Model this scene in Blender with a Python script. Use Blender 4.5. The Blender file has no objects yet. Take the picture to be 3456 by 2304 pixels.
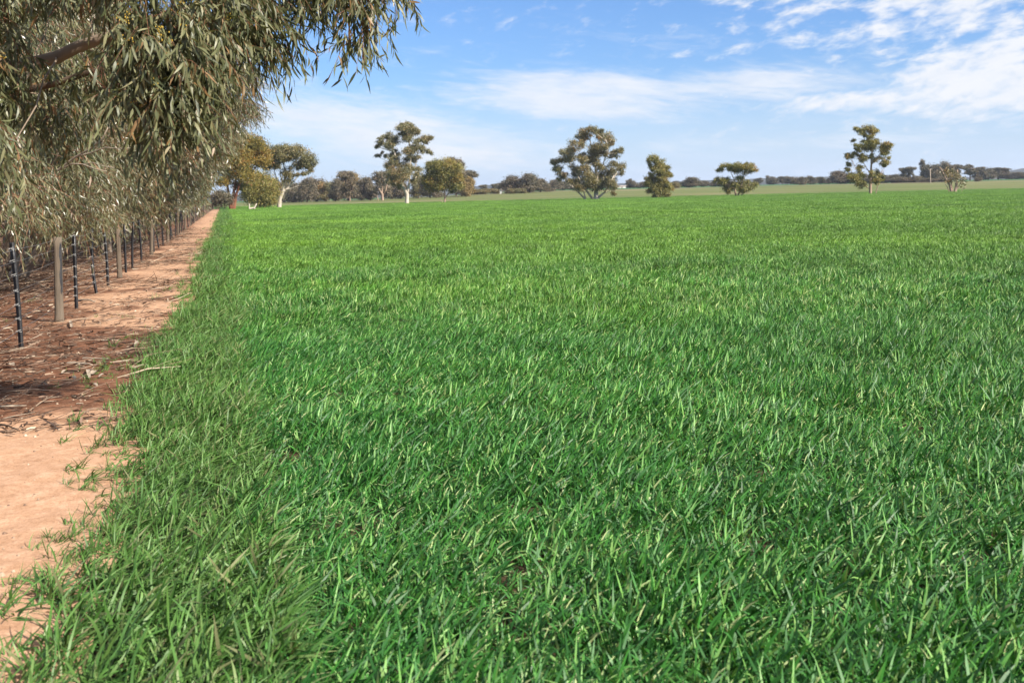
import bpy, math, random
import numpy as np
from mathutils import Vector, Matrix

random.seed(7)
RNG = np.random.default_rng(11)
SC = bpy.context.scene
COL = SC.collection
R = math.radians

# ------------------------------------------------------------------ camera
F_PX, PX0, PY0 = 3360.0, 1728.0, 657.6      # focal length in photo pixels, optical axis in the photo
ROLL, EYE = 0.023, 1.65
cam_d = bpy.data.cameras.new('camera')
cam = bpy.data.objects.new('camera', cam_d)
COL.objects.link(cam)
SC.camera = cam
cam_d.sensor_width = 36.0
cam_d.lens = 36.0 * F_PX / 3456.0
cam_d.shift_y = -(1152.0 - PY0) / 3456.0
cam_d.clip_start, cam_d.clip_end = 0.1, 20000.0
cam_d.dof.use_dof = True
cam_d.dof.focus_distance = 9.5
cam_d.dof.aperture_fstop = 4.0
sr, cr = math.sin(ROLL), math.cos(ROLL)
cam.matrix_world = Matrix(((cr, sr, 0, 0), (0, 0, -1, 0), (-sr, cr, 0, EYE), (0, 0, 0, 1)))

# ------------------------------------------------------------------ sun and sky
SUN_AZ = R(122)        # from +Y towards +X: over the right shoulder
SUN_EL = R(37)
sun_dir = Vector((math.sin(SUN_AZ) * math.cos(SUN_EL), math.cos(SUN_AZ) * math.cos(SUN_EL), math.sin(SUN_EL)))
sun_d = bpy.data.lights.new('sun', 'SUN')
sun_d.energy = 5.0
sun_d.angle = R(0.5)
sun_d.color = (1.0, 0.93, 0.82)
sun = bpy.data.objects.new('sun', sun_d)
COL.objects.link(sun)
sun.rotation_euler = sun_dir.to_track_quat('Z', 'Y').to_euler()

SC.view_settings.view_transform = 'Standard'
SC.view_settings.look = 'None'
SC.view_settings.exposure = 1.05
SC.view_settings.gamma = 1.0
SC.view_settings.use_curve_mapping = False
SC.cycles.max_bounces = 6
SC.cycles.diffuse_bounces = 3
SC.cycles.transmission_bounces = 4
SC.cycles.use_denoising = True


class NT:
    """small helper round a node tree"""
    def __init__(self, tree):
        self.t = tree
        self.n = tree.nodes
        self.n.clear()

    def node(self, kind, **kw):
        nd = self.n.new(kind)
        for k, v in kw.items():
            setattr(nd, k, v)
        return nd

    def put(self, sock, v):
        if v is None:
            return
        if hasattr(v, 'is_linked') and hasattr(v, 'links'):
            self.t.links.new(v, sock)
        elif isinstance(v, (tuple, list)) and len(v) == 3 and sock.type == 'RGBA':
            sock.default_value = (*v, 1)
        else:
            sock.default_value = v

    def math(self, op, a, b=None, c=None, clamp=False):
        nd = self.node('ShaderNodeMath', operation=op, use_clamp=clamp)
        for s, v in zip(nd.inputs, (a, b, c)):
            self.put(s, v)
        return nd.outputs[0]

    def vmath(self, op, a, b=None):
        nd = self.node('ShaderNodeVectorMath', operation=op)
        self.put(nd.inputs[0], a)
        if b is not None:
            self.put(nd.inputs[3 if op == 'SCALE' else 1], b)
        return nd.outputs[0]

    def noise(self, vec, scale, detail=4, rough=0.55, dist=0.0):
        nd = self.node('ShaderNodeTexNoise')
        self.put(nd.inputs['Vector'], vec)
        nd.inputs['Scale'].default_value = scale
        nd.inputs['Detail'].default_value = detail
        nd.inputs['Roughness'].default_value = rough
        nd.inputs['Distortion'].default_value = dist
        return nd.outputs[0]

    def smooth(self, v, a, b, lo=0.0, hi=1.0):
        nd = self.node('ShaderNodeMapRange', interpolation_type='SMOOTHSTEP')
        for s, x in zip(nd.inputs, (v, a, b, lo, hi)):
            self.put(s, x)
        return nd.outputs[0]

    def mix(self, f, a, b, blend='MIX'):
        nd = self.node('ShaderNodeMix', data_type='RGBA', blend_type=blend)
        self.put(nd.inputs[0], f)
        self.put(nd.inputs[6], a)
        self.put(nd.inputs[7], b)
        return nd.outputs[2]

    def ramp(self, f, stops):
        nd = self.node('ShaderNodeValToRGB')
        els = nd.color_ramp.elements
        while len(els) < len(stops):
            els.new(0.5)
        for e, (p, c) in zip(els, stops):
            e.position = p
            e.color = (*c, 1)
        self.put(nd.inputs[0], f)
        return nd.outputs[0]


def build_world():
    w = bpy.data.worlds.new('World')
    SC.world = w
    w.use_nodes = True
    t = NT(w.node_tree)
    sky = t.node('ShaderNodeTexSky', sky_type='NISHITA')
    sky.sun_disc = False
    sky.sun_elevation = SUN_EL
    sky.sun_rotation = SUN_AZ
    sky.altitude = 100
    sky.air_density = 1.0
    sky.dust_density = 0.6
    sky.ozone_density = 1.6
    d = t.node('ShaderNodeTexCoord').outputs['Generated']
    xyz = t.node('ShaderNodeSeparateXYZ')
    t.put(xyz.inputs[0], d)
    x, y, z = xyz.outputs
    az = t.math('ARCTAN2', x, y)
    el = t.math('ARCSINE', z)

    def comb(a, b, c):
        nd = t.node('ShaderNodeCombineXYZ')
        for s, v in zip(nd.inputs, (a, b, c)):
            t.put(s, v)
        return nd.outputs[0]

    def blob(az0, el0, sa, se, tilt=0.0):
        da = t.math('SUBTRACT', az, az0)
        de = t.math('SUBTRACT', el, el0)
        if tilt:
            de = t.math('SUBTRACT', de, t.math('MULTIPLY', da, tilt))
        a2 = t.math('POWER', t.math('ABSOLUTE', t.math('DIVIDE', da, sa)), 2.0)
        b2 = t.math('POWER', t.math('ABSOLUTE', t.math('DIVIDE', de, se)), 2.0)
        return t.math('POWER', 2.718, t.math('MULTIPLY', t.math('ADD', a2, b2), -1.0))

    # cloud textures live on the dome: stretched along the horizon, tilted a little
    zt = t.math('SUBTRACT', z, t.math('MULTIPLY', x, 0.16))
    puffv = comb(x, y, t.math('MULTIPLY', zt, 2.5))
    wispv = comb(x, y, t.math('MULTIPLY', t.math('ADD', z, t.math('MULTIPLY', x, 0.10)), 5.0))
    puff = t.noise(puffv, 20.0, 7, 0.56, 0.35)
    fine = t.noise(puffv, 46.0, 6, 0.6, 0.3)
    wisp = t.noise(wispv, 9.0, 8, 0.62, 0.6)
    streak = t.noise(wispv, 30.0, 6, 0.6, 0.5)

    add = lambda a, b: t.math('ADD', a, b)
    mul = lambda a, b: t.math('MULTIPLY', a, b)
    mx = lambda a, b: t.math('MAXIMUM', a, b)
    # broken small cloud: a wide field to the right that carries on round the sky
    fieldA = mx(blob(0.50, 0.215, 0.27, 0.088, 0.10), mul(t.smooth(el, 0.20, 0.40), 0.7))
    fieldA = mx(fieldA, blob(0.85, 0.20, 0.32, 0.12))
    cov = add(add(mul(puff, 0.60), mul(fine, 0.40)), mul(t.math('SUBTRACT', t.smooth(fieldA, 0.0, 0.85), 1.0), 0.22))
    aA = t.smooth(cov, 0.33, 0.56)
    # a bank at the right edge
    fieldB = mx(blob(0.480, 0.100, 0.125, 0.034, 0.16), blob(0.62, 0.105, 0.20, 0.045))
    fieldB = mx(fieldB, mul(blob(0.34, 0.082, 0.10, 0.013), 0.62))
    covB = add(add(mul(puff, 0.5), mul(fine, 0.5)), mul(t.math('SUBTRACT', t.smooth(fieldB, 0.0, 0.75), 1.0), 0.30))
    aB = t.smooth(covB, 0.22, 0.54)
    # thin sheets of high cloud
    fieldC = mx(mx(blob(0.075, 0.098, 0.150, 0.026, -0.04), mul(blob(0.22, 0.103, 0.15, 0.018, 0.0), 0.75)),
                mx(mul(blob(-0.16, 0.075, 0.15, 0.030, -0.12), 0.90), mul(blob(-0.07, 0.045, 0.12, 0.026, -0.05), 0.80)))
    fieldC = mx(fieldC, mul(blob(-0.60, 0.09, 0.24, 0.05), 0.8))
    fieldC = mx(fieldC, mul(blob(0.30, 0.045, 0.2, 0.012), 0.5))
    covC = add(add(mul(wisp, 0.62), mul(streak, 0.38)), mul(t.math('SUBTRACT', t.smooth(fieldC, 0.0, 0.9), 1.0), 0.36))
    aC = mul(t.smooth(covC, 0.16, 0.60), 0.85)
    # milky veil towards the horizon all the way round
    veil = mul(t.smooth(el, 0.13, 0.0), 0.75)
    veil = mul(veil, add(0.7, mul(wisp, 0.6)))
    alpha = t.math('MINIMUM', mx(mx(aA, aB), aC), 0.97)

    grade = t.mix(t.smooth(el, 0.01, 0.20), (0.66, 0.84, 1.20), (0.64, 0.89, 1.26))
    blue = t.mix(1.0, sky.outputs[0], grade, 'MULTIPLY')
    hs = t.node('ShaderNodeHueSaturation')
    hs.inputs['Saturation'].default_value = 1.0
    hs.inputs['Value'].default_value = 1.0
    t.put(hs.inputs['Color'], blue)
    thick = t.smooth(t.noise(puffv, 24.0, 4, 0.5, 0.3), 0.42, 0.75)
    cloud = t.mix(t.math('MULTIPLY', thick, 0.55), (6.9, 7.05, 7.4), (6.0, 6.4, 7.1))
    col = t.mix(alpha, t.mix(veil, hs.outputs[0], (5.2, 6.3, 8.0)), cloud)
    bg = t.node('ShaderNodeBackground')
    t.put(bg.inputs[0], col)
    bg.inputs[1].default_value = 0.066
    out = t.node('ShaderNodeOutputWorld')
    t.t.links.new(bg.outputs[0], out.inputs[0])


build_world()

# ------------------------------------------------------------------ coordinates
NORM = math.hypot(1, 0.2896)
F0 = np.array([-2.345, 0.0])
FD = np.array([-0.2896, 1.0]) / NORM          # along the fence, away from the camera
FN = np.array([1.0, 0.2896]) / NORM           # across it, towards the crop


def smoothstep(x, a, b):
    t = np.clip((np.asarray(x, float) - a) / (b - a), 0, 1)
    return t * t * (3 - 2 * t)


def ground_z(X, Y):
    """level paddock near the camera, a gentle rise beyond its far edge"""
    X = np.asarray(X, float)
    Y = np.asarray(Y, float)
    rise = np.interp(Y, [0, 290, 380, 470, 700, 1000, 1600, 6000], [0, 0, 1.4, 2.9, 4.6, 5.6, 7.0, 9.0])
    return rise * (0.25 + 0.75 * smoothstep(X, -90, 30))


def unroll(px, py):
    dx, dy = px - PX0, py - PY0
    return dx * cr - dy * sr, dx * sr + dy * cr


def at(px, py, Y):
    """the point at depth Y that the photo shows at (px, py)"""
    u, v = unroll(px, py)
    return Vector((u * Y / F_PX, Y, EYE - v * Y / F_PX))


def on_ground(px, py):
    """where the sight line through (px, py) meets the ground"""
    u, v = unroll(px, py)
    Y = F_PX * EYE / max(v, 3.0)
    for _ in range(12):
        z = float(ground_z(u * Y / F_PX, Y))
        Y = 0.5 * Y + 0.5 * F_PX * (EYE - z) / v if v > 1 else Y
    return Vector((u * Y / F_PX, Y, float(ground_z(u * Y / F_PX, Y))))


def base_at(px, Y):
    """ground point under column px at depth Y"""
    u = (px - PX0)
    return Vector((u * Y / F_PX, Y, float(ground_z(u * Y / F_PX, Y))))


def fence_xy(s, o):
    p = F0 + np.multiply.outer(np.asarray(s, float), FD) + np.multiply.outer(np.asarray(o, float), FN)
    return p


def offset_of(X, Y):
    return (X - F0[0]) * FN[0] + (Y - F0[1]) * FN[1]


def vnoise(x, y, seed=0):
    xi, yi = np.floor(x).astype(np.int64), np.floor(y).astype(np.int64)
    fx, fy = x - xi, y - yi
    fx, fy = fx * fx * (3 - 2 * fx), fy * fy * (3 - 2 * fy)

    def h(a, b):
        n = (a * 374761393 + b * 668265263 + seed * 974634) & 0xffffffff
        n = ((n ^ (n >> 13)) * 1274126177) & 0xffffffff
        return ((n ^ (n >> 16)) & 0xffff) / 65535.0
    return ((h(xi, yi) * (1 - fx) + h(xi + 1, yi) * fx) * (1 - fy)
            + (h(xi, yi + 1) * (1 - fx) + h(xi + 1, yi + 1) * fx) * fy)


def fbm(x, y, seed=0, octv=4):
    s, a, tot = 0, 1.0, 0
    for k in range(octv):
        s = s + a * vnoise(x * 2 ** k, y * 2 ** k, seed + k)
        tot += a
        a *= 0.5
    return s / tot


# ------------------------------------------------------------------ mesh helpers
def mesh_quads(name, verts, quads, mats=(), midx=None, rnd=None, smooth=True):
    me = bpy.data.meshes.new(name)
    verts = np.ascontiguousarray(verts, np.float32).reshape(-1, 3)
    quads = np.ascontiguousarray(quads, np.int32).reshape(-1, 4)
    me.vertices.add(len(verts))
    me.vertices.foreach_set('co', verts.ravel())
    me.loops.add(quads.size)
    me.loops.foreach_set('vertex_index', quads.ravel())
    me.polygons.add(len(quads))
    me.polygons.foreach_set('loop_start', np.arange(0, quads.size, 4, dtype=np.int32))
    if smooth:
        me.polygons.foreach_set('use_smooth', np.ones(len(quads), bool))
    for m in mats:
        me.materials.append(m)
    if midx is not None:
        me.polygons.foreach_set('material_index', np.ascontiguousarray(midx, np.int32))
    if rnd is not None:
        a = me.attributes.new('rnd', 'FLOAT', 'FACE')
        a.data.foreach_set('value', np.ascontiguousarray(rnd, np.float32))
    me.update(calc_edges=True)
    me.validate()
    return me


class Batch:
    """collects quads with a material index and a random value per face"""
    def __init__(self):
        self.v, self.q, self.m, self.r, self.n = [], [], [], [], 0

    def add(self, v, q, m=0, r=0.5):
        v = np.asarray(v, float).reshape(-1, 3)
        q = np.asarray(q, int).reshape(-1, 4)
        self.v.append(v)
        self.q.append(q + self.n)
        self.m.append(np.full(len(q), m))
        self.r.append(np.full(len(q), r) if np.isscalar(r) else np.asarray(r, float))
        self.n += len(v)

    def mesh(self, name, mats, smooth=True):
        return mesh_quads(name, np.concatenate(self.v), np.concatenate(self.q), mats,
                          np.concatenate(self.m), np.concatenate(self.r), smooth)


def unit(a):
    return a / np.maximum(np.linalg.norm(a, axis=-1, keepdims=True), 1e-9)


def ribbons(base, d, side, length, width, bend, profile, twist=None):
    """N ribbons: centre line base + d*L*t + bend*L*t^2, width from the profile"""
    n, k = len(base), len(profile)
    t = np.linspace(0, 1, k)
    L = np.asarray(length, float).reshape(-1, 1, 1)
    c = base[:, None, :] + d[:, None, :] * L * t[None, :, None] + bend[:, None, :] * L * (t ** 2)[None, :, None]
    w = 0.5 * np.asarray(width, float).reshape(-1, 1, 1) * np.asarray(profile)[None, :, None]
    s = side[:, None, :]
    if twist is not None:
        nrm = unit(np.cross(d, side))[:, None, :]
        a = twist.reshape(-1, 1, 1) * t[None, :, None]
        s = s * np.cos(a) + nrm * np.sin(a)
    v = np.stack((c - s * w, c + s * w), axis=2).reshape(-1, 3)
    b = (np.arange(n) * 2 * k)[:, None] + (np.arange(k - 1) * 2)[None, :]
    q = np.stack((b, b + 1, b + 3, b + 2), axis=-1).reshape(-1, 4)
    return v, q, k - 1


def tube(batch, pts, radii, sides=6, m=0, r=0.5, cap=True):
    pts = [Vector(p) for p in pts]
    n = len(pts)
    rings = []
    up = Vector((0.31, 0.17, 0.93))
    for i, p in enumerate(pts):
        tg = (pts[min(i + 1, n - 1)] - pts[max(i - 1, 0)]).normalized()
        ref = up if abs(tg.dot(up)) < 0.93 else Vector((1, 0, 0))
        a = tg.cross(ref).normalized()
        b = tg.cross(a)
        rings.append([p + (a * math.cos(2 * math.pi * k / sides) + b * math.sin(2 * math.pi * k / sides)) * radii[i] for k in range(sides)])
    v = [q for rg in rings for q in rg]
    f = []
    for i in range(n - 1):
        for k in range(sides):
            f.append((i * sides + k, i * sides + (k + 1) % sides, (i + 1) * sides + (k + 1) % sides, (i + 1) * sides + k))
    if cap and sides in (4, 6, 8):
        o = (n - 1) * sides
        for k in range(1, sides - 2, 2):
            f.append((o, o + k, o + k + 1, o + k + 2))
    batch.add([tuple(x) for x in v], f, m, r)


def curve_pts(p0, p1, n, sag, rng):
    """a wandering line from p0 to p1"""
    p0, p1 = Vector(p0), Vector(p1)
    L = (p1 - p0).length
    off = Vector(rng.normal(0, 1, 3)) * L * sag
    out = []
    for i in range(n + 1):
        t = i / n
        j = Vector(rng.normal(0, 1, 3)) * L * sag * 0.22 * (0 < i < n)
        out.append(p0.lerp(p1, t) + off * math.sin(math.pi * t) + j)
    return out


def obj(name, me, parent=None, **props):
    o = bpy.data.objects.new(name, me)
    COL.objects.link(o)
    if parent is not None:
        o.parent = parent
    for k, v in props.items():
        o[k] = v
    return o


def thing(name, label, cat, loc=(0, 0, 0), group=None):
    o = obj(name, None)
    o.empty_display_size = 0.2
    o.location = loc
    o['label'] = label
    o['category'] = cat
    if group:
        o['group'] = group
    return o


# ------------------------------------------------------------------ materials
def new_mat(name):
    m = bpy.data.materials.new(name)
    m.use_nodes = True
    return m, NT(m.node_tree)


def finish(t, shader):
    out = t.node('ShaderNodeOutputMaterial')
    t.t.links.new(shader, out.inputs[0])


def principled(t, col, rough=0.7, spec=0.3, normal=None):
    p = t.node('ShaderNodeBsdfPrincipled')
    t.put(p.inputs['Base Color'], col)
    t.put(p.inputs['Roughness'], rough)
    p.inputs['Specular IOR Level'].default_value = spec
    if normal is not None:
        t.put(p.inputs['Normal'], normal)
    return p.outputs[0]


def leaf_mat(name, stops, rough=0.42, spec=0.5, trans=0.25, patch=None, warm=(1.15, 1.1, 0.5)):
    m, t = new_mat(name)
    a = t.node('ShaderNodeAttribute', attribute_name='rnd')
    col = t.ramp(a.outputs['Fac'], stops)
    pos = t.node('ShaderNodeNewGeometry').outputs['Position']
    if patch:
        n = t.noise(pos, patch[0], 3, 0.6)
        col = t.mix(t.smooth(n, 0.35, 0.68), col, t.mix(1.0, col, patch[1], 'MULTIPLY'))
    pr = principled(t, col, rough, spec)
    tr = t.node('ShaderNodeBsdfTranslucent')
    t.put(tr.inputs[0], t.mix(1.0, col, warm, 'MULTIPLY'))
    ms = t.node('ShaderNodeMixShader')
    ms.inputs[0].default_value = trans
    t.t.links.new(pr, ms.inputs[1])
    t.t.links.new(tr.outputs[0], ms.inputs[2])
    finish(t, ms.outputs[0])
    return m


def bark_mat(name, c0, c1, c2, scale=6.0, rough=0.8):
    m, t = new_mat(name)
    co = t.node('ShaderNodeTexCoord').outputs['Object']
    st = t.vmath('MULTIPLY', co, (1.0, 1.0, 0.18))
    n = t.noise(st, scale, 6, 0.65, 0.4)
    n2 = t.noise(co, scale * 0.35, 3, 0.5)
    col = t.ramp(n, [(0.3, c0), (0.52, c1), (0.72, c2)])
    col = t.mix(t.smooth(n2, 0.45, 0.65), col, c1)
    b = t.node('ShaderNodeBump')
    b.inputs['Strength'].default_value = 0.5
    b.inputs['Distance'].default_value = 0.02
    t.put(b.inputs['Height'], n)
    finish(t, principled(t, col, rough, 0.2, b.outputs[0]))
    return m


def flat_mat(name, c0, c1, scale=20.0, rough=0.6, spec=0.4, metal=0.0):
    m, t = new_mat(name)
    co = t.node('ShaderNodeTexCoord').outputs['Object']
    n = t.noise(co, scale, 4, 0.6)
    p = t.node('ShaderNodeBsdfPrincipled')
    t.put(p.inputs['Base Color'], t.mix(t.smooth(n, 0.35, 0.65), c0, c1))
    p.inputs['Roughness'].default_value = rough
    p.inputs['Specular IOR Level'].default_value = spec
    p.inputs['Metallic'].default_value = metal
    finish(t, p.outputs[0])
    return m


def crop_mat(name, fine=False):
    """blades: blue green near by, a yellower stand further down the paddock, patchy"""
    m, t = new_mat(name)
    a = t.node('ShaderNodeAttribute', attribute_name='rnd').outputs['Fac']
    pos = t.node('ShaderNodeNewGeometry').outputs['Position']
    sep = t.node('ShaderNodeSeparateXYZ')
    t.put(sep.inputs[0], pos)
    inst = t.node('ShaderNodeObjectInfo').outputs['Random']
    if fine:
        col = t.ramp(a, [(0.0, (0.040, 0.108, 0.017)), (0.5, (0.076, 0.169, 0.030)), (0.82, (0.126, 0.223, 0.054)), (0.94, (0.158, 0.194, 0.072)), (1.0, (0.259, 0.230, 0.122))])
        yel = col
    else:
        col = t.ramp(a, [(0.0, (0.012, 0.070, 0.010)), (0.40, (0.036, 0.155, 0.020)), (0.70, (0.088, 0.240, 0.040)), (0.88, (0.20, 0.335, 0.095)), (1.0, (0.36, 0.40, 0.19))])  # pale end paints in sun glints, dark end the shade between blades
        yel = t.ramp(a, [(0.0, (0.048, 0.125, 0.011)), (0.5, (0.110, 0.235, 0.024)), (1.0, (0.205, 0.350, 0.062))])
    n = t.noise(pos, 0.11, 4, 0.6)
    far = t.smooth(t.math('ADD', sep.outputs[1], t.math('MULTIPLY', t.math('SUBTRACT', n, 0.5), 50.0)), 6.0, 34.0)
    col = t.mix(far, col, yel)
    big = t.noise(t.vmath('MULTIPLY', pos, (0.035, 0.10, 0.0)), 1.0, 4, 0.6)
    patch = t.smooth(big, 0.36, 0.66)
    col = t.mix(1.0, col, t.mix(patch, (0.80, 0.84, 0.86), (1.12, 1.08, 0.95)), 'MULTIPLY')
    br = t.math('ADD', 0.78, t.math('MULTIPLY', inst, 0.44))
    col = t.mix(1.0, col, t.vmath('SCALE', (1.0, 1.0, 1.0), br), 'MULTIPLY')
    pr = principled(t, col, 0.52, 0.38)
    tr = t.node('ShaderNodeBsdfTranslucent')
    t.put(tr.inputs[0], t.mix(1.0, col, (1.5, 1.5, 0.6), 'MULTIPLY'))
    ms = t.node('ShaderNodeMixShader')
    ms.inputs[0].default_value = 0.10
    t.t.links.new(pr, ms.inputs[1])
    t.t.links.new(tr.outputs[0], ms.inputs[2])
    finish(t, ms.outputs[0])
    return m


def ground_mats():
    """one material for the paddocks: crop soil, stubble strip, far green paddock"""
    m, t = new_mat('paddock_ground')
    pos = t.node('ShaderNodeNewGeometry').outputs['Position']
    sep = t.node('ShaderNodeSeparateXYZ')
    t.put(sep.inputs[0], pos)
    y = sep.outputs[1]
    n = t.noise(pos, 0.05, 5, 0.6)
    nf = t.noise(pos, 3.0, 6, 0.65)
    # drawn-out bands that run across the slope
    band = t.noise(t.vmath('MULTIPLY', pos, (0.012, 0.10, 0.0)), 1.0, 5, 0.6)
    soil = t.mix(nf, (0.036, 0.024, 0.014), (0.072, 0.046, 0.027))
    green = t.mix(t.smooth(nf, 0.3, 0.7), (0.024, 0.068, 0.011), (0.060, 0.128, 0.020))
    tan = t.ramp(band, [(0.34, (0.072, 0.110, 0.026)), (0.52, (0.120, 0.132, 0.048)), (0.66, (0.200, 0.172, 0.088))])
    fargreen = t.mix(n, (0.036, 0.096, 0.032), (0.060, 0.136, 0.044))
    dry = t.mix(nf, (0.128, 0.104, 0.064), (0.192, 0.144, 0.088))
    yy = t.math('ADD', y, t.math('MULTIPLY', t.math('SUBTRACT', n, 0.5), 16.0))
    col = t.mix(t.smooth(yy, 40, 110), soil, green)
    col = t.mix(t.smooth(yy, 284, 300), col, tan)
    col = t.mix(t.smooth(yy, 452, 470), col, dry)
    col = t.mix(t.smooth(yy, 485, 520), col, fargreen)
    col = t.mix(t.smooth(yy, 1050, 1300), col, dry)
    b = t.node('ShaderNodeBump')
    b.inputs['Strength'].default_value = 0.6
    b.inputs['Distance'].default_value = 0.05
    t.put(b.inputs['Height'], nf)
    finish(t, principled(t, col, 0.95, 0.1, b.outputs[0]))
    return m


def track_mat():
    m, t = new_mat('red_earth')
    co = t.node('ShaderNodeTexCoord').outputs['Object']   # x across the track, y along it
    sep = t.node('ShaderNodeSeparateXYZ')
    t.put(sep.inputs[0], co)
    x, y = sep.outputs[0], sep.outputs[1]
    n1 = t.noise(t.vmath('MULTIPLY', co, (0.45, 0.8, 1)), 1.0, 5, 0.62, 0.5)
    n2 = t.noise(co, 9.0, 6, 0.65)
    n3 = t.noise(co, 90.0, 4, 0.7)
    vor = t.node('ShaderNodeTexVoronoi')
    vor.inputs['Scale'].default_value = 40.0
    t.put(vor.inputs['Vector'], co)
    sand = t.ramp(n2, [(0.3, (0.335, 0.192, 0.112)), (0.5, (0.415, 0.248, 0.155)), (0.7, (0.490, 0.315, 0.210))])
    grain = t.noise(co, 55.0, 6, 0.75)
    sand = t.mix(1.0, sand, t.ramp(grain, [(0.32, (0.74, 0.70, 0.66)), (0.5, (1.0, 1.0, 1.0)), (0.68, (1.22, 1.22, 1.22))]), 'MULTIPLY')
    earth = t.ramp(n2, [(0.3, (0.112, 0.049, 0.027)), (0.5, (0.169, 0.076, 0.043)), (0.7, (0.230, 0.112, 0.065))])
    streak = t.noise(t.vmath('MULTIPLY', co, (3.0, 14.0, 1.0)), 1.0, 8, 0.72, 0.4)
    clod = t.noise(co, 30.0, 5, 0.7)
    sand = t.mix(t.smooth(streak, 0.54, 0.70, 0.0, 0.45), sand, (0.21, 0.105, 0.060))
    earth = t.mix(t.smooth(streak, 0.44, 0.60, 0.0, 0.8), earth, (0.075, 0.036, 0.022))
    earth = t.mix(t.smooth(clod, 0.55, 0.66, 0.0, 0.6), earth, (0.34, 0.205, 0.130))
    # leaf mould in patches, thicker towards the trees
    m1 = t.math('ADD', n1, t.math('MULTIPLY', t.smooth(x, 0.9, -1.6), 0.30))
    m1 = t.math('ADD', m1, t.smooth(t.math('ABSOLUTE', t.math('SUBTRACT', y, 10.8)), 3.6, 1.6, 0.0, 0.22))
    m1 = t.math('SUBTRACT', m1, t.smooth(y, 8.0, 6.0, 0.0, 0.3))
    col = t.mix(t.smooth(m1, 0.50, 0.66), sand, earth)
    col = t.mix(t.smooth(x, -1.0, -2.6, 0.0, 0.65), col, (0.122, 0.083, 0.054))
    grit = t.smooth(vor.outputs['Distance'], 0.16, 0.06)
    col = t.mix(t.math('MULTIPLY', grit, t.smooth(n3, 0.5, 0.62, 0.0, 0.7)), col, (0.446, 0.346, 0.259))
    b = t.node('ShaderNodeBump')
    b.inputs['Strength'].default_value = 0.7
    b.inputs['Distance'].default_value = 0.012
    t.put(b.inputs['Height'], t.math('ADD', n2, t.math('MULTIPLY', n3, 0.5)))
    finish(t, principled(t, col, 0.95, 0.1, b.outputs[0]))
    return m


def post_mat():
    m, t = new_mat('weathered_wood')
    co = t.node('ShaderNodeTexCoord').outputs['Object']
    st = t.vmath('MULTIPLY', co, (1.0, 1.0, 0.06))
    g = t.noise(st, 55.0, 5, 0.6, 0.3)
    g2 = t.noise(st, 14.0, 4, 0.6)
    rnd = t.node('ShaderNodeObjectInfo').outputs['Random']
    col = t.ramp(g, [(0.30, (0.028, 0.020, 0.015)), (0.5, (0.094, 0.069, 0.048)), (0.72, (0.168, 0.128, 0.092))])
    col = t.mix(t.smooth(g2, 0.4, 0.7, 0.0, 0.5), col, (0.078, 0.066, 0.053))
    col = t.mix(t.math('MULTIPLY', rnd, 0.35), col, (0.193, 0.156, 0.119))
    b = t.node('ShaderNodeBump')
    b.inputs['Strength'].default_value = 0.8
    b.inputs['Distance'].default_value = 0.006
    t.put(b.inputs['Height'], g)
    finish(t, principled(t, col, 0.85, 0.15, b.outputs[0]))
    return m


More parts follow.
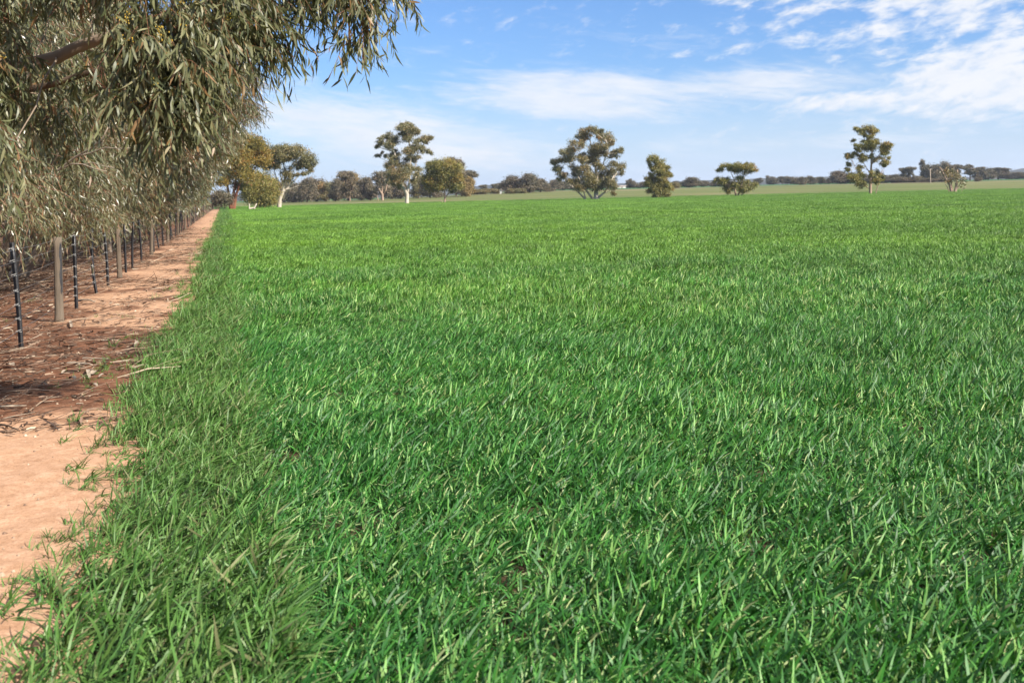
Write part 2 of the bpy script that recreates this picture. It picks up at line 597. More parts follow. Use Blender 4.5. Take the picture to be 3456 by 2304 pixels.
M_OLIVE = [(0.0, (0.046, 0.058, 0.027)), (0.35, (0.090, 0.102, 0.050)), (0.7, (0.145, 0.153, 0.080)), (0.95, (0.215, 0.205, 0.120)), (1.0, (0.20, 0.125, 0.07))]
M = {
    'leaf_near': leaf_mat('mallee_leaf', [(0.0, (0.052, 0.062, 0.024)), (0.4, (0.100, 0.109, 0.045)), (0.8, (0.160, 0.158, 0.074)), (0.985, (0.224, 0.200, 0.096)), (1.0, (0.208, 0.120, 0.048))], 0.48, 0.5, 0.2),
    'leaf_row': leaf_mat('mallee_leaf_row', M_OLIVE, 0.36, 0.6, 0.20, (0.35, (1.14, 0.96, 0.82))),
    'leaf_olive': leaf_mat('olive_leaf', [(0.0, (0.091, 0.093, 0.020)), (0.5, (0.201, 0.177, 0.039)), (0.85, (0.293, 0.232, 0.056)), (1.0, (0.293, 0.140, 0.037))], 0.5, 0.35, 0.2, (0.25, (1.2, 0.92, 0.8))),
    'leaf_gum': leaf_mat('gum_leaf', [(0.0, (0.085, 0.090, 0.037)), (0.5, (0.171, 0.163, 0.071)), (0.88, (0.244, 0.213, 0.104)), (1.0, (0.268, 0.152, 0.067))], 0.45, 0.45, 0.15, (0.16, (1.15, 0.96, 0.78))),
    'leaf_yellow': leaf_mat('yellow_green_leaf', [(0.0, (0.098, 0.107, 0.027)), (0.5, (0.207, 0.201, 0.055)), (0.9, (0.305, 0.262, 0.079)), (1.0, (0.268, 0.159, 0.049))], 0.5, 0.4, 0.2, (0.2, (1.12, 0.97, 0.8))),
    'leaf_dark': leaf_mat('dark_leaf', [(0.0, (0.062, 0.066, 0.040)), (0.5, (0.125, 0.112, 0.072)), (1.0, (0.200, 0.160, 0.110))], 0.55, 0.3, 0.1, (0.09, (1.15, 1.0, 0.95))),
    'leaf_golden': leaf_mat('golden_leaf', [(0.0, (0.14, 0.105, 0.035)), (0.5, (0.26, 0.185, 0.070)), (1.0, (0.34, 0.24, 0.11))], 0.55, 0.3, 0.15),
    'twig': flat_mat('twig_bark', (0.128, 0.044, 0.024), (0.208, 0.096, 0.056), 8.0, 0.6, 0.3),
    'bud': flat_mat('yellow_bud', (0.336, 0.216, 0.024), (0.440, 0.288, 0.048), 30.0, 0.6, 0.3),
    'bark_dark': bark_mat('dark_bark', (0.032, 0.021, 0.014), (0.076, 0.053, 0.037), (0.136, 0.096, 0.068)),
    'bark_smooth': bark_mat('smooth_grey_bark', (0.120, 0.084, 0.058), (0.196, 0.148, 0.108), (0.264, 0.212, 0.160), 3.0, 0.7),
    'bark_white': bark_mat('white_bark', (0.272, 0.216, 0.160), (0.440, 0.376, 0.304), (0.544, 0.488, 0.416), 1.6, 0.7),
    'bark_red': bark_mat('red_bark', (0.104, 0.036, 0.020), (0.200, 0.076, 0.040), (0.264, 0.120, 0.068), 2.0, 0.7),
    'bark_pink': bark_mat('pinkish_bark', (0.192, 0.124, 0.088), (0.304, 0.216, 0.160), (0.384, 0.296, 0.224), 1.6, 0.75),
    'dead_wood': bark_mat('dead_wood', (0.240, 0.184, 0.136), (0.336, 0.272, 0.208), (0.440, 0.368, 0.288), 9.0, 0.85),
    'litter': None,
    'steel': flat_mat('black_steel', (0.022, 0.022, 0.024), (0.045, 0.042, 0.042), 25.0, 0.45, 0.5, 0.3),
    'wire': flat_mat('galvanised_wire', (0.252, 0.252, 0.259), (0.350, 0.350, 0.350), 10.0, 0.4, 0.5, 0.8),
    'wood': post_mat(),
    'char': None,
    'crop': crop_mat('wheat_blade'),
    'wild_grass': crop_mat('edge_grass_blade', True),
    'ground': ground_mats(),
    'track': track_mat(),
    'white_paint': flat_mat('white_paint', (0.72, 0.70, 0.66), (0.80, 0.79, 0.76), 1.0, 0.6, 0.3),
    'roof_iron': flat_mat('roof_iron', (0.30, 0.24, 0.21), (0.40, 0.33, 0.29), 1.0, 0.5, 0.4),
    'hill': flat_mat('wooded_hill', (0.030, 0.036, 0.030), (0.060, 0.060, 0.045), 0.004, 0.95, 0.1),
}


def litter_mat():
    m, t = new_mat('dry_litter')
    a = t.node('ShaderNodeAttribute', attribute_name='rnd').outputs['Fac']
    col = t.ramp(a, [(0.0, (0.034, 0.021, 0.015)), (0.35, (0.098, 0.056, 0.036)), (0.62, (0.188, 0.120, 0.083)), (0.85, (0.300, 0.217, 0.150)), (1.0, (0.495, 0.405, 0.300))])
    finish(t, principled(t, col, 0.8, 0.25))
    return m


M['litter'] = litter_mat()

# ------------------------------------------------------------------ ground, track, hills
def grid_mesh(name, xs, ys, zf, mat):
    X, Y = np.meshgrid(xs, ys)
    Z = zf(X, Y)
    v = np.stack((X, Y, Z), -1).reshape(-1, 3)
    nx, ny = len(xs), len(ys)
    i = (np.arange(ny - 1)[:, None] * nx + np.arange(nx - 1)[None, :])
    q = np.stack((i, i + 1, i + nx + 1, i + nx), -1).reshape(-1, 4)
    return mesh_quads(name, v, q, (mat,))


def span(*segs):
    out = []
    for a, b, n in segs:
        out.extend(np.linspace(a, b, n, endpoint=False))
    out.append(segs[-1][1])
    return np.array(out)


xs = span((-4000, -900, 8), (-900, -200, 16), (-200, 200, 60), (200, 900, 16), (900, 4000, 8))
ys = span((-300, -10, 8), (-10, 100, 60), (100, 300, 40), (300, 1000, 60), (1000, 4200, 16))
gr = obj('ground', grid_mesh('ground', xs, ys, lambda X, Y: ground_z(X, Y) - 0.02 * (Y < 240), M['ground']), kind='structure',
         label='flat paddock ground that rises gently beyond the crop')


def track_relief(o, s):
    rut = 0.018 * (fbm(o * 1.3, s * 0.9, 3) - 0.5) + 0.012 * (fbm(o * 7, s * 7, 5, 3) - 0.5)
    return 0.018 + 2.2 * rut


TRACK_L = 232.0
os_ = span((-16, -3, 14), (-3, 1.75, 60))
ss = span((-8, 4, 12), (4, 30, 420), (30, 90, 160), (90, TRACK_L, 60))
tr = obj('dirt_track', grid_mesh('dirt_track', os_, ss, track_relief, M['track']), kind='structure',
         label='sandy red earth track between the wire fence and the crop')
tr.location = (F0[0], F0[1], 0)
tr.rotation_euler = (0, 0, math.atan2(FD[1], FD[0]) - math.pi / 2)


def hill_ridge(name, label, Y, prof, depth, mat):
    """a long low ridge: crest heights along px columns"""
    n = len(prof)
    v, q = [], []
    for i, (px, py) in enumerate(prof):
        p = at(px, py, Y)
        for k, (f, h) in enumerate(((-1, -0.4), (-0.5, 0.55), (0, 1.0), (0.6, 0.5), (1.2, -0.4))):
            z = max(p.z, 2) * h if h > 0 else -5
            v.append((p.x * (1 + f * depth / Y), Y + f * depth, z))
    for i in range(n - 1):
        for k in range(4):
            a = i * 5 + k
            q.append((a, a + 5, a + 6, a + 1))
    return obj(name, mesh_quads(name, v, q, (mat,)), kind='structure', label=label)


rr = random.Random(3)
prof = []
for px in range(-600, 4200, 30):
    base = np.interp(px, [-600, 900, 1450, 1640, 1900, 2080, 2300, 2450, 2620, 2790, 2950, 3200, 3330, 3460, 3700, 4200],
                     [668, 655, 634, 626, 629, 619, 612, 606, 600, 598, 601, 600, 592, 567, 560, 575])
    prof.append((px, base + rr.uniform(-1.6, 1.6)))
hill_ridge('hills', 'low blue wooded hills on the horizon', 2600.0, prof, 420.0, M['hill'])

# ------------------------------------------------------------------ scatter by geometry nodes (uncountable growth)
def scatter(name, pts, rots, scl, idx, sources, **props):
    me = bpy.data.meshes.new(name)
    pts = np.ascontiguousarray(pts, np.float32)
    n = len(pts)
    me.vertices.add(n)
    me.vertices.foreach_set('co', pts.ravel())
    for nm, ty, key, data in (('rot', 'FLOAT_VECTOR', 'vector', rots), ('scl', 'FLOAT_VECTOR', 'vector', scl), ('pick', 'INT', 'value', idx)):
        a = me.attributes.new(nm, ty, 'POINT')
        a.data.foreach_set(key, np.ascontiguousarray(data, np.int32 if ty == 'INT' else np.float32).ravel())
    me.update()
    lib = bpy.data.collections.new(name + '_plants')
    for i, s in enumerate(sources):
        lib.objects.link(bpy.data.objects.new('%s_plant_%02d' % (name, i), s))
    o = obj(name, me, **props)
    ng = bpy.data.node_groups.new(name + '_nodes', 'GeometryNodeTree')
    ng.interface.new_socket('Geometry', in_out='INPUT', socket_type='NodeSocketGeometry')
    ng.interface.new_socket('Geometry', in_out='OUTPUT', socket_type='NodeSocketGeometry')
    N, Lk = ng.nodes, ng.links
    gi, go = N.new('NodeGroupInput'), N.new('NodeGroupOutput')
    ci = N.new('GeometryNodeCollectionInfo')
    ci.inputs['Collection'].default_value = lib
    ci.inputs['Separate Children'].default_value = True
    ci.inputs['Reset Children'].default_value = True
    iop = N.new('GeometryNodeInstanceOnPoints')
    iop.inputs['Pick Instance'].default_value = True

    def attr(nm, ty):
        a = N.new('GeometryNodeInputNamedAttribute')
        a.data_type = ty
        a.inputs['Name'].default_value = nm
        return a.outputs['Attribute']
    Lk.new(gi.outputs[0], iop.inputs['Points'])
    Lk.new(ci.outputs[0], iop.inputs['Instance'])
    Lk.new(attr('pick', 'INT'), iop.inputs['Instance Index'])
    e2r = N.new('FunctionNodeEulerToRotation')
    Lk.new(attr('rot', 'FLOAT_VECTOR'), e2r.inputs[0])
    Lk.new(e2r.outputs[0], iop.inputs['Rotation'])
    Lk.new(attr('scl', 'FLOAT_VECTOR'), iop.inputs['Scale'])
    Lk.new(iop.outputs[0], go.inputs[0])
    md = o.modifiers.new('scatter', 'NODES')
    md.node_group = ng
    return o


BLADE = (0.55, 1.0, 0.98, 0.72, 0.04)


def blade_patch(name, rng, spread, n, length, width, wind, droop, mat, prof=BLADE, splay=0.5, upright=0.0):
    """a plant (small spread) or a patch (large spread) of curved blades leaning with the wind (+X)"""
    base = np.zeros((n, 3))
    base[:, :2] = rng.uniform(-spread, spread, (n, 2))
    ang = rng.uniform(0, 2 * np.pi, n)
    out = np.stack((np.cos(ang), np.sin(ang), np.zeros(n)), -1)
    w = np.array([wind, wind * 0.25, 0.0])
    sp = rng.uniform(0.12, splay, n)[:, None]
    d = unit(np.array([0, 0, 1.0]) + out * sp + w * 0.5)
    L = rng.uniform(length[0], length[1], n)
    bend = (out * rng.uniform(0.05, 0.5, n)[:, None] + w * rng.uniform(0.5, 1.2, n)[:, None])
    dr = rng.uniform(droop[0], droop[1], n) ** 1.5
    bend = bend * (0.4 + dr[:, None]) + np.array([0, 0, -1.0]) * dr[:, None]
    side = unit(np.cross(d, unit(bend + out * 0.3 + rng.normal(0, 0.35, (n, 3)))))
    W = rng.uniform(width[0], width[1], n)
    v, q, k = ribbons(base, d, side, L, W, bend, prof, rng.normal(0, 0.9, n))
    v[:, 2] = np.maximum(v[:, 2], 0.005)
    rv = np.repeat(rng.uniform(0, 1, n) ** 1.15, k)
    return mesh_quads(name, v, q, (mat,), None, rv)


def crop_points(y0, y1, dens, margin=3.0, omin=2.3, half=0.56):
    pts = []
    step = 1.0 / math.sqrt(dens)
    W = half * y1 + margin
    nx, ny = int(2 * W / step), int((y1 - y0) / step)
    X, Y = np.meshgrid(np.arange(nx), np.arange(ny))
    X = (X + RNG.uniform(0, 1, X.shape)) * step - W
    Y = (Y + RNG.uniform(0, 1, Y.shape)) * step + y0
    X, Y = X.ravel(), Y.ravel()
    keep = (np.abs(X) < half * Y + margin) & (offset_of(X, Y) > omin + 0.25 * (fbm(X * 0.8, Y * 0.8, 21) - 0.5))
    return X[keep], Y[keep]


def scatter_crop(name, y0, y1, dens, sources, size, **props):
    X, Y = crop_points(y0, y1, dens, **{k: props.pop(k) for k in ('margin', 'omin', 'half') if k in props})
    n = len(X)
    h = fbm(X * 0.5, Y * 0.5, 31)
    fine = fbm(X * 1.9, Y * 1.9, 33, 3)
    keep = RNG.uniform(0, 1, n) < np.clip(0.55 + 2.6 * (fine - 0.28), 0.25, 1.0)
    X, Y, h, fine = X[keep], Y[keep], h[keep], fine[keep]
    n = len(X)
    rot = np.zeros((n, 3))
    rot[:, 2] = RNG.normal(0.25, 0.7, n)
    lean = fbm(X * 0.35 + 9, Y * 0.35, 41, 3) - 0.45
    rot[:, 1] = lean * 0.9 + RNG.normal(0, 0.12, n)
    rot[:, 0] = RNG.normal(0, 0.12, n)
    s = size * (0.40 + 0.66 * h + 0.62 * fine + RNG.uniform(-0.12, 0.18, n))
    if y0 > 50:
        s = size * (0.85 + 0.2 * h + RNG.uniform(-0.1, 0.1, n)) * (1 - 0.35 * smoothstep(Y, 120, 280))
        rot[:, :2] *= 0.15
    scl = np.stack((s, s, s * (0.85 + 0.3 * fine)), -1)
    pts = np.stack((X, Y, ground_z(X, Y) - 0.02), -1)
    return scatter(name, pts, rot, scl, RNG.integers(0, len(sources), n), sources, **props)


if True:
    prng = np.random.default_rng(5)
    wheat = [blade_patch('wheat_plant_%d' % i, prng, 0.028, 11, (0.075, 0.175), (0.0068, 0.0122), 0.30, (0.0, 1.15), M['crop'], splay=0.75) for i in range(14)]
    mid = [blade_patch('wheat_patch_%d' % i, prng, 0.30, 470, (0.075, 0.175), (0.0075, 0.013), 0.30, (0.0, 1.05), M['crop'], (0.6, 1.0, 0.8, 0.05)) for i in range(8)]
    wide = [blade_patch('wheat_wide_patch_%d' % i, prng, 1.5, 2600, (0.10, 0.22), (0.014, 0.028), 0.22, (0.05, 0.6), M['crop'], (0.6, 1.0, 0.05)) for i in range(6)]
    scatter_crop('wheat_crop', 1.7, 13.0, 390, wheat, 1.0, kind='stuff', label='dense young green wheat crop leaning in the breeze', category='crop', margin=2.2)
    scatter_crop('wheat_crop', 13.0, 62.0, 7.5, mid, 1.0, kind='stuff', label='mid paddock stand of green wheat', category='crop', omin=2.4)
    scatter_crop('wheat_crop', 60.0, 298.0, 0.22, wide, 1.0, kind='stuff', label='far paddock stand of yellow green wheat', category='crop', omin=3.3, margin=6.0)

    # long soft grass along the edge of the crop
    fineg = [blade_patch('edge_grass_plant_%d' % i, prng, 0.04, 13, (0.11, 0.24), (0.006, 0.0115), 0.45, (0.15, 1.05), M['wild_grass'], splay=0.8) for i in range(10)]

    def edge_points(s0, s1, o0, o1, dens):
        n = int((s1 - s0) * (o1 - o0) * dens)
        s, o = RNG.uniform(s0, s1, n), RNG.uniform(o0, o1, n)
        edge = 1.56 + 0.40 * (fbm(s * 0.55, s * 0 + 3.1, 51) - 0.5) + 0.36 * (fbm(s * 2.3, s * 0 + 7.7, 52, 3) - 0.5)
        p = RNG.uniform(0, 1, n)
        k = (o > edge) | ((o > edge - 0.45) & (p < 0.035)) | ((o > edge - 0.14) & (p < 0.3))
        return s[k], o[k]
    parts = [edge_points(1.2, 16, 0.8, 2.45, 260), edge_points(16, 45, 0.8, 2.5, 80), edge_points(45, 225, 0.8, 2.9, 13)]
    s = np.concatenate([p[0] for p in parts])
    o = np.concatenate([p[1] for p in parts])
    n = len(s)
    P = fence_xy(s, o)
    rot = np.zeros((n, 3))
    rot[:, 2] = RNG.normal(0.35, 0.75, n)
    rot[:, 1] = RNG.normal(0.15, 0.25, n) - 0.5 * np.clip(1.8 - o, 0, 1)
    rot[:, 0] = RNG.normal(0.0, 0.2, n)
    sz = (0.55 + 0.75 * fbm(P[:, 0] * 1.1, P[:, 1] * 1.1, 61)) * (0.75 + 0.25 * smoothstep(o, 1.3, 1.9))
    sz = sz * np.where(s > 45, 1.5, np.where(s > 16, 1.15, 1.0)) * (0.9 + RNG.uniform(-0.2, 0.25, n))
    scatter('edge_grass', np.stack((P[:, 0], P[:, 1], np.zeros(n)), -1), rot, np.stack((sz * 1.1, sz * 1.1, sz), -1),
            RNG.integers(0, 10, n), fineg, kind='stuff', label='long soft grass along the edge of the crop', category='grass')

    # weeds on the track and grass under the trees
    n = 5200
    s, o = RNG.uniform(3, 60, n) ** 1.0, RNG.uniform(-9, 1.2, n)
    P = fence_xy(s, o)
    dens = fbm(P[:, 0] * 0.7, P[:, 1] * 0.7, 71)
    k = ((dens > 0.60) & (o < -0.7)) | ((dens > 0.73) & (o > -0.2)) | ((np.abs(s - 8.6) < 0.55) & (np.abs(o + 0.45) < 0.4) & (RNG.uniform(0, 1, n) < 0.9))
    extra = 60
    es, eo = RNG.normal(7.9, 0.22, extra), RNG.normal(-0.42, 0.22, extra)
    ks, ko = RNG.normal(9.6, 0.5, 50), RNG.normal(1.05, 0.15, 50)
    s, o = np.concatenate((s[k], es, ks)), np.concatenate((o[k], eo, ko))
    P = fence_xy(s, o)
    n = len(s)
    rot = RNG.normal(0, 0.3, (n, 3))
    rot[:, 2] = RNG.uniform(0, 6.28, n)
    sz = RNG.uniform(0.18, 0.5, n)
    scatter('weeds', np.stack((P[:, 0], P[:, 1], np.full(n, 0.01)), -1), rot, np.stack((sz, sz, sz), -1), RNG.integers(0, 10, n), fineg,
            kind='stuff', label='sparse weeds and grass on the track and under the trees', category='weeds')


# ------------------------------------------------------------------ leaf litter
def litter():
    rng = np.random.default_rng(77)
    B = Batch()
    n = 95000
    s = 4 + 60 * rng.uniform(0, 1, n) ** 1.9
    o = rng.uniform(-10, 1.45, n)
    dens = fbm(o * 0.9, s * 0.7, 3) + 0.34 * smoothstep(-o, -0.7, 1.4) + 0.30 * np.exp(-((s - 10.8) / 2.4) ** 2) - 0.35 * (s < 7.2)
    k = rng.uniform(0, 1, n) < np.clip((dens - 0.44) * 3.4, 0.02, 1)
    s, o = s[k], o[k]
    n = len(s)
    P = fence_xy(s, o)
    z = track_relief(o, s) + rng.uniform(0.002, 0.02, n)
    a = rng.normal(0.1, 0.9, n)
    d = np.stack((np.cos(a), np.sin(a), rng.normal(0.05, 0.14, n)), -1)
    side = unit(np.cross(d, np.array([0, 0, 1.0]) + rng.normal(0, 0.45, (n, 3))))
    stick = rng.uniform(0, 1, n) < 0.5
    L = np.where(stick, rng.uniform(0.08, 0.55, n), rng.uniform(0.05, 0.15, n)) * np.where(s > 20, 1.4, np.where(s < 7.2, 0.16, 1.0))
    W = np.where(stick, rng.uniform(0.005, 0.015, n), rng.uniform(0.012, 0.030, n)) * np.where(s < 7.2, 0.6, 1.0)
    v, q, kk = ribbons(np.stack((P[:, 0], P[:, 1], z), -1), d, side, L, W, np.stack((rng.normal(0, .15, n), rng.normal(0, .15, n), rng.normal(-0.05, 0.08, n)), -1), (0.6, 1.0, 0.35))
    B.add(v, q, 0, np.repeat(rng.uniform(0, 1, n) ** 1.25, kk))
    # tangles of fallen sticks under the trees
    for i in range(420):
        s1, o1 = 8 + 36 * rng.uniform() ** 1.5, rng.uniform(-6.5, -0.5)
        p = fence_xy(s1, o1)
        a1 = rng.uniform(0, 6.28)
        ln = rng.uniform(0.4, 1.7)
        p0 = Vector((p[0], p[1], rng.uniform(0.02, 0.12)))
        p1 = p0 + Vector((math.cos(a1) * ln, math.sin(a1) * ln, rng.uniform(-0.04, 0.25)))
        p1.z = max(p1.z, 0.02)
        pts = curve_pts(p0, p1, 4, 0.07, rng)
        r0 = rng.uniform(0.004, 0.014)
        tube(B, pts, [r0, r0 * 0.9, r0 * 0.75, r0 * 0.6, r0 * 0.3], 4, 0, float(rng.uniform(0.15, 0.95)))
    obj('leaf_litter', B.mesh('leaf_litter', (M['litter'],)), kind='stuff', category='litter', label='dry leaves, bark flakes and twigs on the red earth')
    B = Batch()
    n = 2600
    s = 3.6 + 40 * rng.uniform(0, 1, n) ** 1.6
    o = rng.uniform(-1.5, 1.4, n)
    P = fence_xy(s, o)
    z = track_relief(o, s)
    rad = rng.uniform(0.004, 0.011, n) * np.where(rng.uniform(0, 1, n) < 0.06, 1.8, 1)
    th = np.arange(4) * np.pi / 2
    ang = rng.uniform(0, 6.28, n)[:, None] + th[None, :]
    ring = np.stack((np.cos(ang) * rad[:, None], np.sin(ang) * rad[:, None] * 0.75, np.zeros_like(ang)), -1)
    c = np.stack((P[:, 0], P[:, 1], z), -1)[:, None, :]
    lo = c + ring + np.array([0, 0, 0.001])
    hi = c + ring * 0.55 + np.stack((rad * 0, rad * 0, rad * 0.9), -1)[:, None, :]
    v = np.concatenate((lo, hi), 1).reshape(-1, 3)
    b = (np.arange(n) * 8)[:, None]
    qs = [np.concatenate((b + i, b + (i + 1) % 4, b + 4 + (i + 1) % 4, b + 4 + i), 1) for i in range(4)] + [np.concatenate((b + 4, b + 5, b + 6, b + 7), 1)]
    B.add(v, np.concatenate(qs), 0, np.tile(rng.uniform(0.55, 1.0, n), 5))
    obj('gravel', B.mesh('gravel', (M['litter'],), False), kind='stuff', category='gravel', label='small pale stones scattered on the red earth track')


litter()


def fallen_piece(name, label, cat, p0, p1, r0, mat, group, kinds='stick', rng=np.random.default_rng(1)):
    a, b = on_ground(*p0), on_ground(*p1)
    a.z = b.z = 0.03
    B = Batch()
    c = a.copy()
    if kinds == 'stick':
        pts = curve_pts(a - c, b - c, 7, 0.05, rng)
        tube(B, pts, [r0 * (1.0 - 0.08 * i) for i in range(8)], 6, 0, 0.9)
    else:           # curled flake of bark
        d = b - a
        n = Vector((-d.y, d.x, 0)).normalized()
        v, q = [], []
        for i in range(5):
            t = i / 4
            w = r0 * (0.45 + 1.1 * math.sin(math.pi * (0.15 + 0.7 * t)))
            for j, (f, h) in enumerate(((-1, 0.9), (-0.5, 0.25), (0.5, 0.2), (1, 0.8))):
                for dz in (0, 0.005):
                    pass
                v.append(tuple((a - c) + d * t + n * w * f + Vector((0, 0, 0.004 + h * r0 * 0.5 + 0.02 * math.sin(3 * t)))))
        for i in range(4):
            for j in range(3):
                k = i * 4 + j
                q.append((k, k + 4, k + 5, k + 1))
        nv = len(v)
        v += [(x, y, z + 0.004) for x, y, z in v]
        q += [(k2 + nv, k1 + nv, k0 + nv, k3 + nv) for k0, k1, k2, k3 in list(q)]
        B.add(v, q, 0, float(rng.uniform(0.85, 1.0)))
    o = obj(name, B.mesh(name, (mat,)), label=label, category=cat)
    o.location = c
    if group:
        o['group'] = group
    return o


for p0, p1, r, lb in (((228, 1235), (312, 1241), 0.013, 'longer pale stick lying across the littered track, below another pale stick'),
                      ((280, 1218), (366, 1220), 0.010, 'pale straight stick lying flat on the littered track just above a thicker one'),
                      ((262, 1019), (322, 1024), 0.020, 'thick pale stick beside the thin steel dropper past the first wooden post'),
                      ((245, 1350), (352, 1362), 0.011, 'grey brown stick at the near edge of the litter by the weed patch'),
                      ((415, 909), (520, 921), 0.022, 'dark branch lying across the sandy track near the second wooden post'),
                      ((535, 865), (590, 862), 0.020, 'dark stick on the sand between fence and grass beyond the second wooden post'),
                      ((0, 1446), (60, 1464), 0.010, 'thin dark curved twig on the bare sand at the frame edge')):
    dark = 'dark' in lb or 'grey' in lb
    fallen_piece('fallen_stick', lb, 'stick', p0, p1, r, M['bark_dark' if dark else 'dead_wood'], 'sticks lying on the track')
for p0, p1, r, lb in (((26, 1243), (43, 1247), 0.022, 'single cream bark flake on the red earth below the steel dropper'),
                      ((296, 1260), (302, 1288), 0.012, 'upright looking cream bark strip, leftmost of the cluster on the track'),
                      ((312, 1275), (328, 1268), 0.020, 'broad whitish bark flake on top of the cream cluster'),
                      ((335, 1285), (360, 1280), 0.012, 'narrow cream bark strip at the grass side of the cluster'),
                      ((236, 1290), (254, 1292), 0.016, 'curled cream bark flake in front of the cluster'),
                      ((305, 1317), (328, 1317), 0.018, 'lone oval cream bark flake nearest the edge grass'),
                      ((210, 1272), (230, 1266), 0.012, 'small tan bark flake between the sticks and the cluster'),
                      ((456, 1180), (468, 1162), 0.013, 'pale slanting bark strip right by the tall edge grass'),
                      ((236, 1092), (242, 1114), 0.012, 'cream bark strip just right of the first wooden post foot')):
    fallen_piece('bark_flake', lb, 'bark', p0, p1, r, M['dead_wood'], 'bark flakes on the track', 'flake')


# ------------------------------------------------------------------ fence
def wood_post(h, r, lean, rng, char=False):
    B = Batch()
    n, k = 10, 14
    v, q = [], []
    for i in range(n + 1):
        t = i / n
        z = -0.25 + (h + 0.25) * t
        for j in range(k):
            a = 2 * math.pi * j / k
            rr_ = r * (1.06 - 0.1 * t) * (1 + 0.05 * math.sin(3 * a + 1.3) + 0.02 * math.sin(7 * a + 4 * t))
            if z < 0.06:
                rr_ *= 1.10
            if abs(((a - 4.9) % (2 * math.pi))) < 0.3:
                rr_ *= 0.86                       # the drying crack
            v.append((math.cos(a) * rr_ + lean[0] * z / h, math.sin(a) * rr_ + lean[1] * z / h, z + (0.012 * math.sin(a * 2) if i == n else 0)))
    for i in range(n):
        for j in range(k):
            q.append((i * k + j, i * k + (j + 1) % k, (i + 1) * k + (j + 1) % k, (i + 1) * k + j))
    o = n * k
    for j in range(1, k - 2, 2):
        q.append((o, o + j, o + j + 1, o + j + 2))
    B.add(v, q, 0, 0.5)
    return B.mesh('wooden_post', (M['wood'],), True)


def star_picket(h, top, bow):
    """Y-section steel dropper, top displaced, slightly bowed"""
    B = Batch()
    n = 8
    for a in (1.0, 3.1, 5.2):
        dx, dy = math.cos(a), math.sin(a)
        v, q = [], []
        for i in range(n + 1):
            t = i / n
            c = Vector((top[0] * t + bow * math.sin(math.pi * t), top[1] * t, -0.2 + (h + 0.2) * t))
            for w, th in ((-0.003, -0.002), (0.030, -0.002), (0.030, 0.002), (-0.003, 0.002)):
                v.append((c.x + dx * w - dy * th, c.y + dy * w + dx * th, c.z))
        for i in range(n):
            for j in range(4):
                q.append((i * 4 + j, i * 4 + (j + 1) % 4, i * 4 + 4 + (j + 1) % 4, i * 4 + 4 + j))
        q.append((n * 4, n * 4 + 1, n * 4 + 2, n * 4 + 3))
        B.add(v, q)
    return B.mesh('steel_dropper', (M['steel'],), False)


